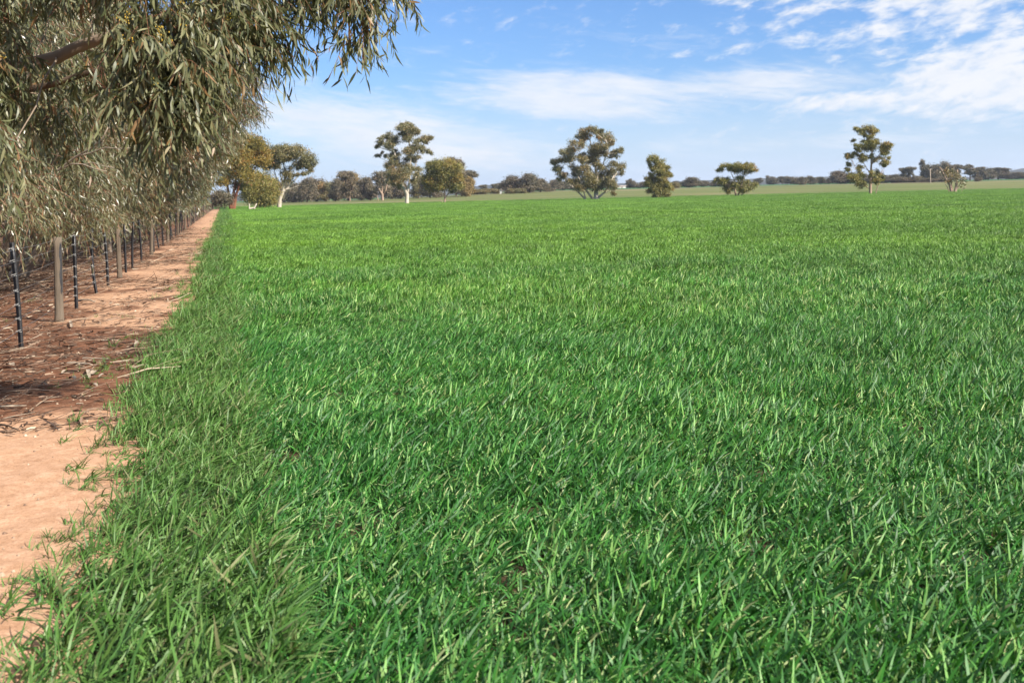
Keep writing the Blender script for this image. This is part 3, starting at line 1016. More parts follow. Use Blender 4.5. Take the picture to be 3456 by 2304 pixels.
def build_fence():
    f = thing('wire_fence', 'long post and wire fence with black steel droppers along the red track', 'fence', (F0[0], F0[1], 0))
    rng = np.random.default_rng(9)
    rnd = random.Random(4)
    def pos(px):
        Y = 7879.0 / (755.0 - px)
        return Vector((-0.2896 * Y, Y, 0.0))
    posts = [191, 398, 507, 563, 597]
    drops = [63, 251, 325, 358, 420, 442, 473, 516, 536, 547]
    Ys = [p / 1.0 for p in np.arange(59.5, 225, 9.6)]
    # more fence behind the first dropper, towards and past the camera
    wood_at = [Vector((-0.2896 * y, y, 0)) for y in (4.2,)] + [pos(p) for p in posts] + [Vector((-0.2896 * y, y, 0)) for y in Ys]
    drop_at = [Vector((-0.2896 * y, y, 0)) for y in (6.4, 8.6)] + [pos(p) for p in drops]
    allw = sorted(w.y for w in wood_at)
    for a, b in zip(allw, allw[1:]):
        if a > 40 and b < 120:
            for t in (0.25, 0.5, 0.75):
                y = a + (b - a) * t
                drop_at.append(Vector((-0.2896 * y, y, 0)))
    protos = [wood_post(1.2, 0.056, (0.0, 0.0), rng), wood_post(1.16, 0.052, (-0.03, 0.01), rng), wood_post(1.26, 0.054, (0.01, 0.02), rng), wood_post(1.13, 0.058, (-0.015, -0.02), rng)]
    tops = []
    for i, p in enumerate(wood_at):
        me = protos[0] if i == 1 else protos[1] if i == 2 else protos[rnd.randrange(4)]
        o = obj('wooden_post', me, f)
        o.location = p
        o.rotation_euler = (0, 0, 0.0 if i == 1 else 0.2 if i == 2 else rnd.uniform(0, 6.28))
        s = 1.0 if i < 4 else rnd.uniform(0.95, 1.12)
        o.scale = (1, 1, s)
        if i == 1:
            o['label'] = 'wooden post with a dark scorched streak'
            # charred streak: a thin proud skin on the side away from the track
            B = Batch()
            v, q = [], []
            for a in range(9):
                z = 0.42 + 0.70 * a / 8
                for b in range(5):
                    ang = -0.90 + 0.85 * b / 4 + 0.12 * math.sin(a * 1.7)
                    w = 0.0555 * (1.06 - 0.1 * (z + 0.25) / 1.45) * (1 + 0.05 * math.sin(3 * ang + 1.3)) + 0.0035
                    ang = -0.42 + (ang + 0.475) * (0.45 + 0.45 * abs(math.sin(a * 2.3 + 0.6)))
                    w = 0.0555 * (1.06 - 0.1 * (z + 0.25) / 1.45) * (1 + 0.05 * math.sin(3 * ang + 1.3) + 0.02 * math.sin(7 * ang + 4 * (z + 0.25) / 1.45)) + 0.0025
                    v.append((math.cos(ang) * w, math.sin(ang) * w, z + 0.03 * math.sin(b * 2.1) * (a in (0, 8))))
            for a in range(8):
                for b in range(4):
                    k = a * 5 + b
                    q.append((k, k + 1, k + 6, k + 5))
            B.add(v, q)
            obj('scorch_mark', B.mesh('scorch_mark', (M['steel'],)), o)
    dp = [star_picket(1.24, (-0.09, 0.0), 0.012), star_picket(1.18, (-0.02, 0.0), 0.0), star_picket(1.22, (-0.10, 0.02), -0.05), star_picket(1.2, (-0.06, 0.0), 0.02), star_picket(1.2, (0.05, 0.0), -0.02)]
    tie = Batch()
    tube(tie, [(-0.035, -0.036, 0.0), (0.0, -0.044, 0.008), (0.035, -0.036, -0.004), (0.0, 0.03, 0.0), (-0.035, -0.03, 0.012), (0.03, -0.04, 0.022)], [0.0012] * 6, 4)
    tie_me = tie.mesh('wire_tie', (M['wire'],))
    tie_me.materials.clear()
    tie_me.materials.append(M['white_paint'])
    levels = (0.22, 0.36, 0.52, 0.68, 0.86, 1.02, 1.16)
    shape = [0, 0, 0, 1, 2, 3, 1, 4, 3, 1, 2, 3]
    for i, p in enumerate(drop_at):
        k = shape[i] if i < len(shape) else rnd.randrange(5)
        o = obj('steel_dropper', dp[k], f)
        o.location = p
        top = ((-0.09, 0.012), (-0.02, 0), (-0.10, -0.05), (-0.06, 0.02), (0.05, -0.02))[k]
        if i in (2, 3, 4, 5):
            for z in levels:
                t = (z + 0.2) / 1.42
                w = obj('wire_tie', tie_me, o)
                w.location = (top[0] * t + top[1] * math.sin(math.pi * t), 0, z)
    order = sorted(wood_at + drop_at, key=lambda v: v.y)
    for li, z in enumerate(levels):
        B = Batch()
        pts = []
        for a, b in zip(order, order[1:]):
            pts.append(a + Vector((-0.03, -0.05, z)))
            m_ = (a + b) * 0.5
            pts.append(m_ + Vector((-0.03, -0.05, z - rnd.uniform(0.004, 0.02) * (2 if z > 1.1 else 1))))
        pts.append(order[-1] + Vector((0, 0, z)))
        tube(B, pts, [0.0021 if z < 1.1 else 0.0028] * len(pts), 4)
        obj('wire', B.mesh('wire', (M['wire'],)), f)


build_fence()


# ------------------------------------------------------------------ trees
def spray(B, start, d, rng, L, K, leaf_len, leaf_w, prof, twig_w, hang=0.85, mi_leaf=0, mi_twig=1, droop=0.45):
    """twigs with K hanging leaves each, vectorised over all twigs"""
    T = len(start)
    L = np.broadcast_to(L, (T,))
    tt = (np.arange(K) + rng.uniform(0.2, 0.9, (T, K))) / K
    dn = np.array([0, 0, -1.0])
    pos = start[:, None, :] + d[:, None, :] * (L[:, None] * tt)[..., None] + dn * (droop * L[:, None] * tt ** 2)[..., None]
    pos = pos.reshape(-1, 3)
    n = len(pos)
    along = np.repeat(d, K, axis=0)
    ld = unit(dn * hang + along * 0.35 + rng.normal(0, 0.42, (n, 3)))
    side = unit(np.cross(ld, rng.normal(0, 1, (n, 3))))
    LL = rng.uniform(leaf_len[0], leaf_len[1], n)
    W = rng.uniform(leaf_w[0], leaf_w[1], n)
    bend = side * rng.normal(0, 0.20, n)[:, None] + unit(np.cross(ld, side)) * rng.normal(0, 0.20, n)[:, None] + dn * 0.10
    v, q, k = ribbons(pos, ld, side, LL, W, bend, prof, rng.normal(0, 0.5, n))
    tone = np.clip(np.repeat(rng.normal(0, 0.12, T), K) + rng.uniform(0, 1, n) ** 0.9, 0, 1)
    if B is not None:
        B.add(v, q, mi_leaf, np.repeat(tone, k))
        if twig_w:
            sd = unit(np.cross(d, rng.normal(0, 1, (T, 3))))
            v2, q2, k2 = ribbons(start, d, sd, L, np.full(T, twig_w), np.tile(dn * droop, (T, 1)), (1.0, 0.8, 0.5))
            B.add(v2, q2, mi_twig, 0.5)
    return pos, ld, side, LL, W


def ellipsoid_pts(rng, n, c, r, shell=0.55, top=0.0):
    a = unit(rng.normal(0, 1, (n, 3)))
    if top:
        a[:, 2] = np.where((a[:, 2] < 0) & (rng.uniform(0, 1, n) < top), -a[:, 2], a[:, 2])
    rad = shell + (1 - shell) * rng.uniform(0, 1, n) ** 0.6
    return np.asarray(c) + a * np.asarray(r) * rad[:, None], a


LEAF4 = (0.12, 0.85, 1.0, 0.62, 0.03)
LEAF3 = (0.2, 1.0, 0.75, 0.04)
LEAF2 = (0.3, 1.0, 0.08)


def near_tree():
    rng = np.random.default_rng(101)
    root = thing('mallee_tree', 'nearest mallee gum whose leafy limb with yellow buds hangs over the top of the track', 'tree', (-5.3, 6.6, 0))
    base = Vector(root.location)
    loc = lambda px, py, Y: at(px, py, Y) - base
    B = Batch()
    tube(B, [(0, 0, -0.1), (0.05, 0.05, 0.6), (0.15, 0.0, 1.3), (0.10, 0.1, 2.2), (0.25, 0.2, 3.3), (0.4, 0.1, 4.6)], [0.20, 0.17, 0.155, 0.14, 0.11, 0.06], 10)
    obj('trunk', B.mesh('trunk', (M['bark_smooth'],)), root)
    limb = [(0.12, 0.02, 1.9), loc(-130, 300, 6.7), loc(30, 232, 6.5), loc(120, 212, 6.4), loc(190, 195, 6.4), loc(260, 160, 6.4), loc(345, 130, 6.4), loc(420, 118, 6.35), loc(520, 60, 6.4), loc(700, 10, 6.45), loc(900, -60, 6.6), loc(1120, -50, 6.8), loc(1290, -10, 6.9)]
    B = Batch()
    tube(B, limb, [0.075, 0.06, 0.05, 0.044, 0.043, 0.039, 0.036, 0.033, 0.028, 0.022, 0.017, 0.012, 0.006], 10)
    obj('limb', B.mesh('limb', (M['bark_smooth'],)), root)
    limb2 = [(0.12, 0.02, 1.5), loc(-80, 360, 6.9), loc(60, 310, 6.9), loc(180, 285, 6.8), loc(300, 245, 6.8), loc(470, 200, 6.7), loc(620, 160, 6.5)]
    B = Batch()
    tube(B, limb2, [0.05, 0.03, 0.026, 0.022, 0.020, 0.015, 0.006], 8)
    obj('limb', B.mesh('limb', (M['bark_dark'],)), root)
    B = Batch()
    limb3 = [(0.25, 0.2, 3.2), loc(-60, -250, 6.2), loc(150, -260, 6.0), loc(500, -200, 5.9), loc(900, -190, 5.8), loc(1200, -90, 5.7)]
    tube(B, limb3, [0.06, 0.045, 0.04, 0.03, 0.02, 0.006], 8)
    limb4 = [loc(350, -120, 6.2), loc(385, 40, 6.1), loc(420, 80, 6.1), loc(455, 110, 6.0)]
    tube(B, limb4, [0.014, 0.012, 0.011, 0.006], 6)
    obj('limb', B.mesh('limb', (M['bark_smooth'],)), root)
    # clumps of foliage: column, row, half width, half height, depth
    C = [(1300, 25, 70, 50, 5.7), (1200, 40, 100, 65, 5.7), (1225, 140, 60, 65, 5.7), (1205, 205, 50, 45, 5.75), (1110, 35, 80, 45, 5.8), (1060, 30, 80, 45, 5.9),
         (1000, 30, 100, 65, 5.9), (930, 110, 70, 90, 5.9), (905, 230, 40, 80, 5.9), (860, 160, 60, 90, 6.0), (800, 60, 110, 90, 6.0), (720, 120, 110, 110, 6.1),
         (640, 200, 100, 110, 6.1), (690, 290, 50, 80, 6.1), (590, 310, 100, 110, 6.1), (520, 250, 110, 110, 6.2), (640, 390, 60, 70, 6.1), (520, 400, 90, 90, 6.1), (580, 470, 60, 60, 6.1),
         (500, 520, 45, 55, 6.1), (470, 150, 80, 80, 6.2), (400, 10, 90, 60, 6.6), (300, 0, 100, 55, 7.3), (190, 0, 100, 60, 7.4), (80, 10, 110, 70, 7.3), (0, 90, 40, 60, 5.9),
         (330, 270, 70, 45, 6.9), (180, 430, 70, 110, 7.4), (190, 320, 70, 60, 7.3), (20, 300, 55, 90, 5.3), (0, 420, 50, 80, 5.2), (10, 560, 40, 50, 5.2), (380, 330, 70, 80, 6.8),
         (600, -60, 160, 50, 6.0), (900, -70, 160, 40, 5.9), (1150, -60, 120, 40, 5.8), (300, -70, 160, 50, 6.3), (60, -60, 160, 60, 6.4), (350, -170, 220, 50, 6.7), (760, -160, 200, 45, 6.7), (1060, -130, 130, 40, 6.7), (-150, 100, 130, 160, 6.2), (-160, 400, 110, 140, 5.8)]
    LV = []
    B = Batch()
    TW = Batch()
    BR = Batch()
    buds = Batch()
    nodes = [Vector(p) for p in limb] + [Vector(p) for p in limb2] + [Vector(p) for p in limb3]
    for (px, py, rx, ry, Y) in C:
        if py < 500 and px > -100 and Y < 6.65:
            Y = float(np.interp(px, [0, 300, 480, 650, 800, 1000, 1300], [5.9, 5.75, 5.6, 5.8, 6.35, 6.7, 6.9]))
        c = loc(px, py, Y)
        sx, sz = rx * Y / F_PX, ry * Y / F_PX
        sy = max(sx, sz) * 1.5
        area = math.pi * rx * ry
        T = int(max(8, area / (400 if px < 850 else 560)))
        p, a = ellipsoid_pts(rng, T, (c.x, c.y, c.z + 0.16), (sx, sy, sz), 0.15)
        near = min(nodes, key=lambda w: (w - c).length)
        hub = np.array(near.lerp(c, 0.8))
        d = unit((p - hub) * np.array([1, 1, 0.4]) + rng.normal(0, 0.12, (T, 3)) + np.array([0.05, 0, -0.15]))
        tips = spray(B, p, d, rng, rng.uniform(0.12, 0.30, T), 11, (0.062, 0.120), (0.011, 0.0175), LEAF4, 0.0035, 0.95)
        # twiglets back to the branch
        for j in range(0, T, 5):
            pts = curve_pts(hub, p[j], 3, 0.06, rng)
            tube(TW, pts, [0.004, 0.0032, 0.0025, 0.0016], 4)
        pts = curve_pts(near, hub, 4, 0.05, rng)
        tube(BR, pts, [0.008, 0.007, 0.006, 0.005, 0.004], 5)
        if (480 <= px <= 720 and py > 180) or (px < 60 and py > 200) or px == 720:
            nb = max(2, T // 6)
            cc = p[rng.integers(0, T, nb)] * np.array([1, 0, 1]) + rng.normal(0, 0.02, (nb, 3)) + np.array([0, c.y, 0]) + np.array([0, -1, 0]) * (sy * rng.uniform(0.3, 1.05, nb))[:, None]
            for q0 in cc:
                for kk in range(int(rng.integers(4, 9))):
                    e = Vector(q0 + rng.normal(0, 0.012, 3))
                    s = float(rng.uniform(0.003, 0.005))
                    tube(buds, [e - Vector((0, 0, s)), e, e + Vector((0, 0, s * 1.4))], [s * 0.5, s, s * 0.2], 4)
    foliage = B.mesh('foliage', (M['leaf_near'], M['twig']))
    # 300 leaves nearest the camera become parts of their own
    co = np.concatenate(B.v)
    q = np.concatenate(B.q)
    mi = np.concatenate(B.m)
    rv = np.concatenate(B.r)
    lf = np.where(mi == 0)[0]
    K = len(LEAF4) - 1
    first = lf[::K]
    cent = co[q[first][:, 0]] + np.array(base)
    px = PX0 + F_PX * cent[:, 0] / cent[:, 1]
    pz = (EYE - cent[:, 2]) / cent[:, 1]
    vis = (px > 15) & (px < 1380) & (pz > -0.19)
    dist = np.where(vis, cent[:, 1], 99)
    pick = first[np.argsort(dist)[:300]]
    drop = (pick[:, None] + np.arange(K)[None, :]).ravel()
    keep = np.ones(len(q), bool)
    keep[drop] = False
    me = mesh_quads('foliage', co, q[keep], (M['leaf_near'], M['twig']), mi[keep], rv[keep])
    obj('foliage', me, root, kind='stuff')
    for f0 in pick:
        vi = np.concatenate((q[f0][:2], q[f0:f0 + K][:, [3, 2]].ravel()))
        v = co[vi]
        org = v[0].copy()
        b = np.arange(K) * 2
        lm = mesh_quads('leaf', v - org, np.stack((b, b + 1, b + 3, b + 2), -1), (M['leaf_near'],), None, np.full(K, rv[f0]))
        o = obj('leaf', lm, root)
        o.location = org
    obj('branches', BR.mesh('branches', (M['bark_smooth'],)), root, kind='stuff')
    obj('twigs', TW.mesh('twigs', (M['twig'],)), root, kind='stuff')
    obj('buds', buds.mesh('buds', (M['bud'],)), root, kind='stuff')


near_tree()


def row_tree(s, back, h, rad, n_twigs, leaf, label, seed, skirt=1.0, low=0.9, reach=0.9, prof=LEAF3, K=10, mat='leaf_row', stems=None, tw=0.006, dead=False, lean_trunk=False, group='mallee gums in the row behind the fence'):
    rng = np.random.default_rng(seed)
    p = fence_xy(s, -back)
    root = thing('mallee_tree', label, 'tree', (p[0], p[1], 0), group)
    B = Batch()
    tops = []
    for i in range(stems or 3):
        a = rng.uniform(0, 6.28)
        lean = rng.uniform(0.15, 0.4)
        top = Vector((math.cos(a) * lean * h * 0.55, math.sin(a) * lean * h * 0.55, h * rng.uniform(0.62, 0.8)))
        b0 = Vector((math.cos(a) * 0.12, math.sin(a) * 0.12, -0.1))
        pts = curve_pts(b0, top, 6, 0.06, rng)
        r0 = rng.uniform(0.09, 0.14) * h / 7
        tube(B, pts, [r0 * (1 - 0.13 * k) for k in range(7)], 8)
        tops.append(pts)
    tops_flat = [q for pts in tops for q in pts[2:]]
    # clumps: crown and a wall of foliage that hangs over the fence
    fn = Vector((FN[0], FN[1], 0))
    fd = Vector((FD[0], FD[1], 0))
    cl = []
    for i in range(24):
        a = unit(rng.normal(0, 1, 3))
        rr_ = 0.45 + 0.45 * rng.uniform() ** 0.5
        cl.append((Vector((a[0] * rad * rr_, a[1] * rad * rr_, h * 0.64 + a[2] * h * 0.34 * rr_)), rad * rng.uniform(0.26, 0.4), 0.3))
    for i in range(int(30 * skirt)):
        u = rng.uniform(-rad * 1.15, rad * 1.15)
        z = low + 0.25 + (h * 0.80 - low) * rng.uniform() ** 0.9
        out = reach * smoothstep(z, 1.6, 4.9) - 0.45
        w = back + float(out) - 1.1 * rng.uniform() ** 1.5
        cl.append((fn * w + fd * u + Vector((0, 0, z)), rng.uniform(0.42, 0.75), 1.0))
    starts, dirs = [], []
    wsum = sum(c[2] * c[1] ** 2 for c in cl)
    for c, r, wt in cl:
        per = max(8, int(n_twigs * wt * r * r / wsum))
        e, a = ellipsoid_pts(rng, per, (c.x, c.y, c.z), (r, r, r * 0.8), 0.3, 0.3)
        e[:, 2] = np.maximum(e[:, 2], low + rng.uniform(0.1, 0.5, per))
        W_ = e + np.array(root.location)
        cx_ = PX0 + F_PX * W_[:, 0] / W_[:, 1]
        cy_ = PY0 - 0.023 * (cx_ - PX0) - F_PX * (W_[:, 2] - EYE) / W_[:, 1]
        ok = ~((cx_ > 85) & (cx_ < 225) & (cy_ > 420) & (cy_ < 565) & (W_[:, 1] < 22.3) & (rng.uniform(0, 1, per) < 0.93))
        if not ok.any():
            continue
        e, a, per = e[ok], a[ok], int(ok.sum())
        starts.append(e)
        dirs.append(unit(a * np.array([1, 1, 0.4]) + rng.normal(0, 0.35, (per, 3)) + np.array([0, 0, -0.2])))
        near = min(tops_flat, key=lambda q: (q - c).length)
        pts = curve_pts(near, c, 4, 0.07, rng)
        tube(B, pts, [0.035, 0.028, 0.021, 0.015, 0.008], 5)
    if lean_trunk:
        lw = lambda px, py, Y: at(px, py, Y) - Vector(root.location)
        T_ = [(40, 965), (75, 900), (100, 840), (118, 790), (133, 730), (140, 650), (142, 580), (160, 530), (190, 470), (215, 380)]
        tube(B, [lw(x, y, 22.6) for x, y in T_], [0.19, 0.165, 0.15, 0.145, 0.14, 0.13, 0.125, 0.115, 0.10, 0.07], 10)
        T_ = [(60, 960), (105, 885), (150, 815), (185, 770), (215, 700)]
        tube(B, [lw(x, y, 22.2) for x, y in T_], [0.14, 0.11, 0.10, 0.095, 0.07], 8)
        T_ = [(-40, 980), (5, 900), (25, 850), (30, 790), (10, 700)]
        tube(B, [lw(x, y, 21.0) for x, y in T_], [0.13, 0.10, 0.09, 0.085, 0.07], 8)
    obj('trunk', B.mesh('trunk', (M['bark_smooth'],)), root)
    if dead:
        D = Batch()
        lw = lambda px, py, Y: at(px, py, Y) - Vector(root.location)
        for line, r0 in (([(195, 575), (255, 530), (300, 505), (345, 470), (372, 415)], .017), ([(255, 530), (310, 515), (355, 498), (400, 502), (440, 500)], .010),
                         ([(205, 572), (245, 553), (280, 555), (320, 570), (360, 578)], .012), ([(280, 555), (315, 549), (350, 562), (385, 566)], .007),
                         ([(170, 560), (190, 530), (198, 512)], .010), ([(300, 505), (340, 492), (350, 475)], .007)):
            tube(D, [lw(x, y, 13.0 - 0.1 * i) for i, (x, y) in enumerate(line)], [r0 * (1 - 0.14 * i) for i in range(len(line))], 6)
        obj('dead_branch', D.mesh('dead_branch', (M['dead_wood'],)), root)
    st, dr = np.concatenate(starts), np.concatenate(dirs)
    C = Batch()
    spray(C, st, dr, rng, rng.uniform(0.22, 0.5, len(st)) * (1 + 0.01 * s), K, leaf[0], leaf[1], prof, tw)
    obj('crown', C.mesh('crown', (M[mat], M['twig'])), root, kind='stuff')
    return root


ROW = [  # along, back, height, radius, twigs, leaf length range, leaf width range, label
    (9.6, 3.6, 6.5, 2.3, 2200, ((0.08, 0.14), (0.013, 0.021)), 'bushy mallee behind the first steel dropper at the edge of the view', 0.8, 1.2, -0.4),
    (15.2, 3.3, 7.0, 3.2, 5200, ((0.08, 0.14), (0.013, 0.021)), 'dense mallee with pale dead branches behind the first wooden post', 1.0, 1.05, 0.2),
    (21.0, 3.0, 6.5, 3.0, 4600, ((0.09, 0.15), (0.014, 0.023)), 'drooping mallee with a thick leaning trunk just before the second wooden post', 1.1, 1.0, 0.5),
    (27.0, 2.6, 6.6, 3.0, 4000, ((0.10, 0.17), (0.017, 0.026)), 'reddish mallee hanging low over the fence past the second wooden post', 1.1, 0.9, 0.9),
    (34.0, 1.4, 8.6, 3.4, 5200, ((0.11, 0.19), (0.02, 0.03)), 'tall mallee whose top bulges out furthest over the track', 1.3, 0.9, 3.4),
    (42.5, 2.4, 7.2, 3.2, 3800, ((0.13, 0.21), (0.025, 0.036)), 'leafy mallee behind the fourth wooden post', 1.0, 0.8, 2.9),
    (52.0, 2.4, 7.6, 3.4, 3200, ((0.16, 0.25), (0.03, 0.042)), 'leafy mallee behind the fifth wooden post', 1.0, 0.8, 2.9),
    (63.0, 2.4, 8.0, 3.6, 2000, ((0.19, 0.29), (0.036, 0.05)), 'rounded mallee sixth along the row, tight against the fence', 1.0, 0.8, 2.0),
    (76.0, 2.6, 8.4, 4.0, 1700, ((0.22, 0.34), (0.045, 0.065)), 'rounded grey green mallee where the fence posts bunch together', 1.0, 0.8, 1.4),
    (92.0, 2.8, 8.6, 4.2, 1400, ((0.27, 0.4), (0.06, 0.08)), 'grey green mallee near the end of the row', 1.0, 0.8, 1.0),
    (112.0, 3.0, 9.0, 4.6, 1100, ((0.33, 0.46), (0.075, 0.10)), 'second to last mallee before the red trunked tree', 1.0, 0.8, 0.6),
    (136.0, 3.4, 9.0, 5.0, 1000, ((0.38, 0.55), (0.09, 0.13)), 'last mallee of the row before the red trunked tree', 1.0, 0.8, 0.2),
]
for i, (s, back, h, rad, nt, leaf, lb, sk, low, reach) in enumerate(ROW):
    row_tree(s, back, h, rad, nt, leaf, lb, 300 + i, sk, low, reach, LEAF3 if s < 12 else LEAF2, 10, tw=0.006 if s < 30 else 0.012, dead=(i == 1), lean_trunk=(i == 2))
# a second row behind fills the depth of the belt
for i, (s, back, h, rad, lb) in enumerate(((17, 8.5, 6.5, 3.2, 'shaded mallee set back behind the dense one with dead branches'),
                                           (28, 8.0, 7.0, 3.6, 'shaded mallee set back behind the reddish low hanging one'),
                                           (44, 8.5, 7.4, 4.2, 'shaded mallee set back behind the fourth wooden post'),
                                           (70, 9.5, 8.4, 5.0, 'shaded mallee set back far along the row'))):
    row_tree(s, back, h, rad, 1000, ((0.16, 0.26), (0.03, 0.045)), lb, 400 + i, 0.2, 0.9, 0.0, LEAF2, 10, tw=0.01, group='mallee gums set back in the belt')


# ------------------------------------------------------------------ field and distant trees, crowns given as clumps
def blob_tree(name, label, base, Y, clumps, stems, leafmat, barkmat, seed, leaf=(0.24, 0.36), dens=1.0, group=None, branch=True, depth=0.8, droopy=0.6, cat='tree', crown_name='crown', filler=0.7):
    """base: photo column/row of the foot; clumps: (column, row, half width, half height) in photo pixels; stems: list of photo polylines with root radius in m"""
    rng = np.random.default_rng(seed)
    k = Y / F_PX
    foot = base_at(base[0], Y)
    row0 = base[1]

    def P(px, py, dy=0.0):
        dx, dv = px - base[0], py - row0
        return Vector((dx * k + dv * sr * 0, dy, -dv * k))
    root = thing(name, label, cat, foot, group)
    B = Batch()
    ends = []
    for line, r0 in stems:
        pts, n = [], len(line)
        oy = rng.normal(0, 0.05)
        for i, (x, y) in enumerate(line):
            pts.append(P(x, y, oy * (i / max(1, n - 1)) * abs(row0 - y) * k * 2))
        if n and line[0][1] >= row0 - 1:
            pts[0].z -= 0.3
        tube(B, pts, [max(r0 * (1 - 0.75 * i / (n - 1)), 0.03) for i in range(n)], 8)
        ends.extend(pts[1:] if n > 2 else pts)
    cw = max(abs(c[0] - base[0]) + c[2] for c in clumps) * k if clumps else 1
    C = Batch()
    starts, sizes, tones = [], [], []
    clumps = list(clumps)
    for i in range(int(len(clumps) * filler)):
        a = clumps[int(rng.integers(0, len(clumps)))]
        near = sorted(clumps, key=lambda q: (q[0] - a[0]) ** 2 + (q[1] - a[1]) ** 2)[1:4]
        b = near[int(rng.integers(0, len(near)))]
        f = rng.uniform(0.35, 0.65)
        clumps.append((a[0] + (b[0] - a[0]) * f, a[1] + (b[1] - a[1]) * f + 2, max(4, 0.62 * min(a[2], b[2])), max(4, 0.62 * min(a[3], b[3]))))
    for (x, y, rx, ry) in clumps:
        rx, ry = rx * 1.5, ry * 1.38
        rel = min(1.0, abs(x - base[0]) * k / max(cw, 0.1))
        dy = rng.uniform(-1, 0.65) * cw * depth * math.sqrt(max(0.05, 1 - rel * rel)) * 0.7
        c = P(x, y, dy)
        r3 = np.array([rx * k, 0.5 * (rx + ry) * k * 1.1, ry * k])
        nsub = max(3, int(rx * ry / 45))
        sub, _ = ellipsoid_pts(rng, nsub, tuple(c), r3 * 0.8, 0.3)
        subr = float(np.mean(r3)) * 0.42
        n = int(dens * rx * ry * k * k * math.pi * 3.6 / (leaf[0] * leaf[1] * 0.5) / 0.70)
        n = max(n, 30)
        pick = rng.integers(0, nsub, n)
        e = sub[pick] + rng.normal(0, 0.66, (n, 3)) * subr * np.array([1, 1, 0.75])
        starts.append(e)
        tones.append(np.clip(rng.normal(0.0, 0.12) + rng.normal(0, 0.08, nsub)[pick] + rng.uniform(0, 0.95, n), 0, 1))
        if branch and ends:
            lower = [q for q in ends if q.z < c.z] or ends
            near = min(lower, key=lambda q: (q - c).length)
            L = (near - c).length
            pts = curve_pts(near, c, 4, 0.07, rng)
            r0 = min(0.16, max(0.05, L * 0.022))
            tube(B, pts, [r0, r0 * 0.8, r0 * 0.62, r0 * 0.45, r0 * 0.25], 5)
            for j in range(min(4, nsub)):
                pts = curve_pts(c, sub[j], 2, 0.08, rng)
                tube(B, pts, [r0 * 0.4, r0 * 0.25, r0 * 0.12], 4)
    if B.v:
        obj('trunk', B.mesh('trunk', (M[barkmat],)), root)
    if starts:
        st = np.concatenate(starts)
        n = len(st)
        d = unit(rng.normal(0, 1, (n, 3)) + np.array([0, 0, -droopy]))
        side = unit(np.cross(d, rng.normal(0, 1, (n, 3))))
        v, q, kk = ribbons(st, d, side, rng.uniform(leaf[0] * 0.8, leaf[0] * 1.5, n), rng.uniform(leaf[1] * 0.35, leaf[1] * 0.7, n), np.tile((0, 0, -0.2), (n, 1)), (0.75, 0.45))
        C.add(v, q, 0, np.repeat(np.concatenate(tones), kk))
        obj(crown_name, C.mesh(crown_name, (M[leafmat],)), root, kind='stuff')
    return root


def dep(px, py):
    return on_ground(px, py).y


# -- left group at the end of the track
Y0 = 205.0
blob_tree('gum_tree', 'olive tree with red forked trunks at the end of the track', (784, 703), Y0,
          [(815, 478, 34, 22), (845, 470, 30, 20), (872, 490, 26, 24), (850, 505, 40, 24), (885, 520, 24, 22), (815, 515, 34, 26), (862, 535, 34, 22), (825, 550, 36, 26), (895, 545, 16, 16),
           (790, 500, 26, 30), (780, 560, 34, 36), (840, 590, 30, 16), (800, 625, 22, 14), (775, 612, 20, 18)],
          [([(780, 704), (774, 660), (765, 610), (775, 560)], 0.42), ([(784, 704), (788, 650), (795, 600), (820, 560)], 0.40), ([(788, 702), (796, 660), (808, 620), (850, 580), (880, 545)], 0.36)], 'leaf_olive', 'bark_red', 1, (0.22, 0.32), 1.2)
blob_tree('shrub', 'broad olive shrub between the red trunked and the white trunked gum', (872, 698), Y0 + 12,
          [(850, 615, 30, 26), (880, 600, 30, 26), (905, 630, 26, 30), (915, 665, 18, 22), (870, 645, 36, 28), (840, 650, 22, 26), (888, 672, 30, 18), (925, 675, 10, 10)],
          [([(868, 698), (860, 670), (850, 640)], 0.15), ([(874, 698), (880, 670), (895, 640)], 0.15)], 'leaf_yellow', 'bark_dark', 2, (0.22, 0.32), 1.2, cat='shrub')
blob_tree('shrub', 'dark low shrub left of the red trunked tree', (757, 704), Y0 - 10,
          [(745, 675, 20, 20), (760, 660, 20, 18), (735, 660, 16, 18)], [([(757, 704), (755, 680)], 0.12)], 'leaf_dark', 'bark_dark', 3, (0.22, 0.32), 1.2, cat='shrub')
blob_tree('gum_tree', 'umbrella crowned gum with a bare white forked trunk', (941, 700), 222.0,
          [(935, 512, 22, 14), (962, 503, 24, 13), (990, 505, 24, 14), (1015, 515, 22, 16), (1038, 530, 18, 20), (1050, 552, 14, 18), (1025, 548, 20, 16), (985, 528, 26, 16), (950, 532, 24, 16), (918, 530, 18, 18),
           (925, 555, 16, 12), (905, 565, 14, 10), (1045, 575, 9, 10), (975, 590, 16, 22), (1022, 590, 12, 8), (1000, 560, 18, 9)],
          [([(941, 702), (944, 672), (953, 652), (957, 640), (958, 620), (968, 590), (960, 545)], 0.52), ([(950, 655), (941, 640), (938, 615), (932, 590), (925, 560)], 0.25), ([(956, 646), (972, 635), (985, 618), (1002, 600), (1030, 565)], 0.26), ([(958, 622), (948, 595), (942, 550)], 0.16), ([(957, 625), (966, 600), (985, 575), (1000, 540)], 0.18), ([(966, 640), (990, 634), (1010, 627)], 0.12)], 'leaf_gum', 'bark_white', 4, (0.22, 0.32), 1.1)
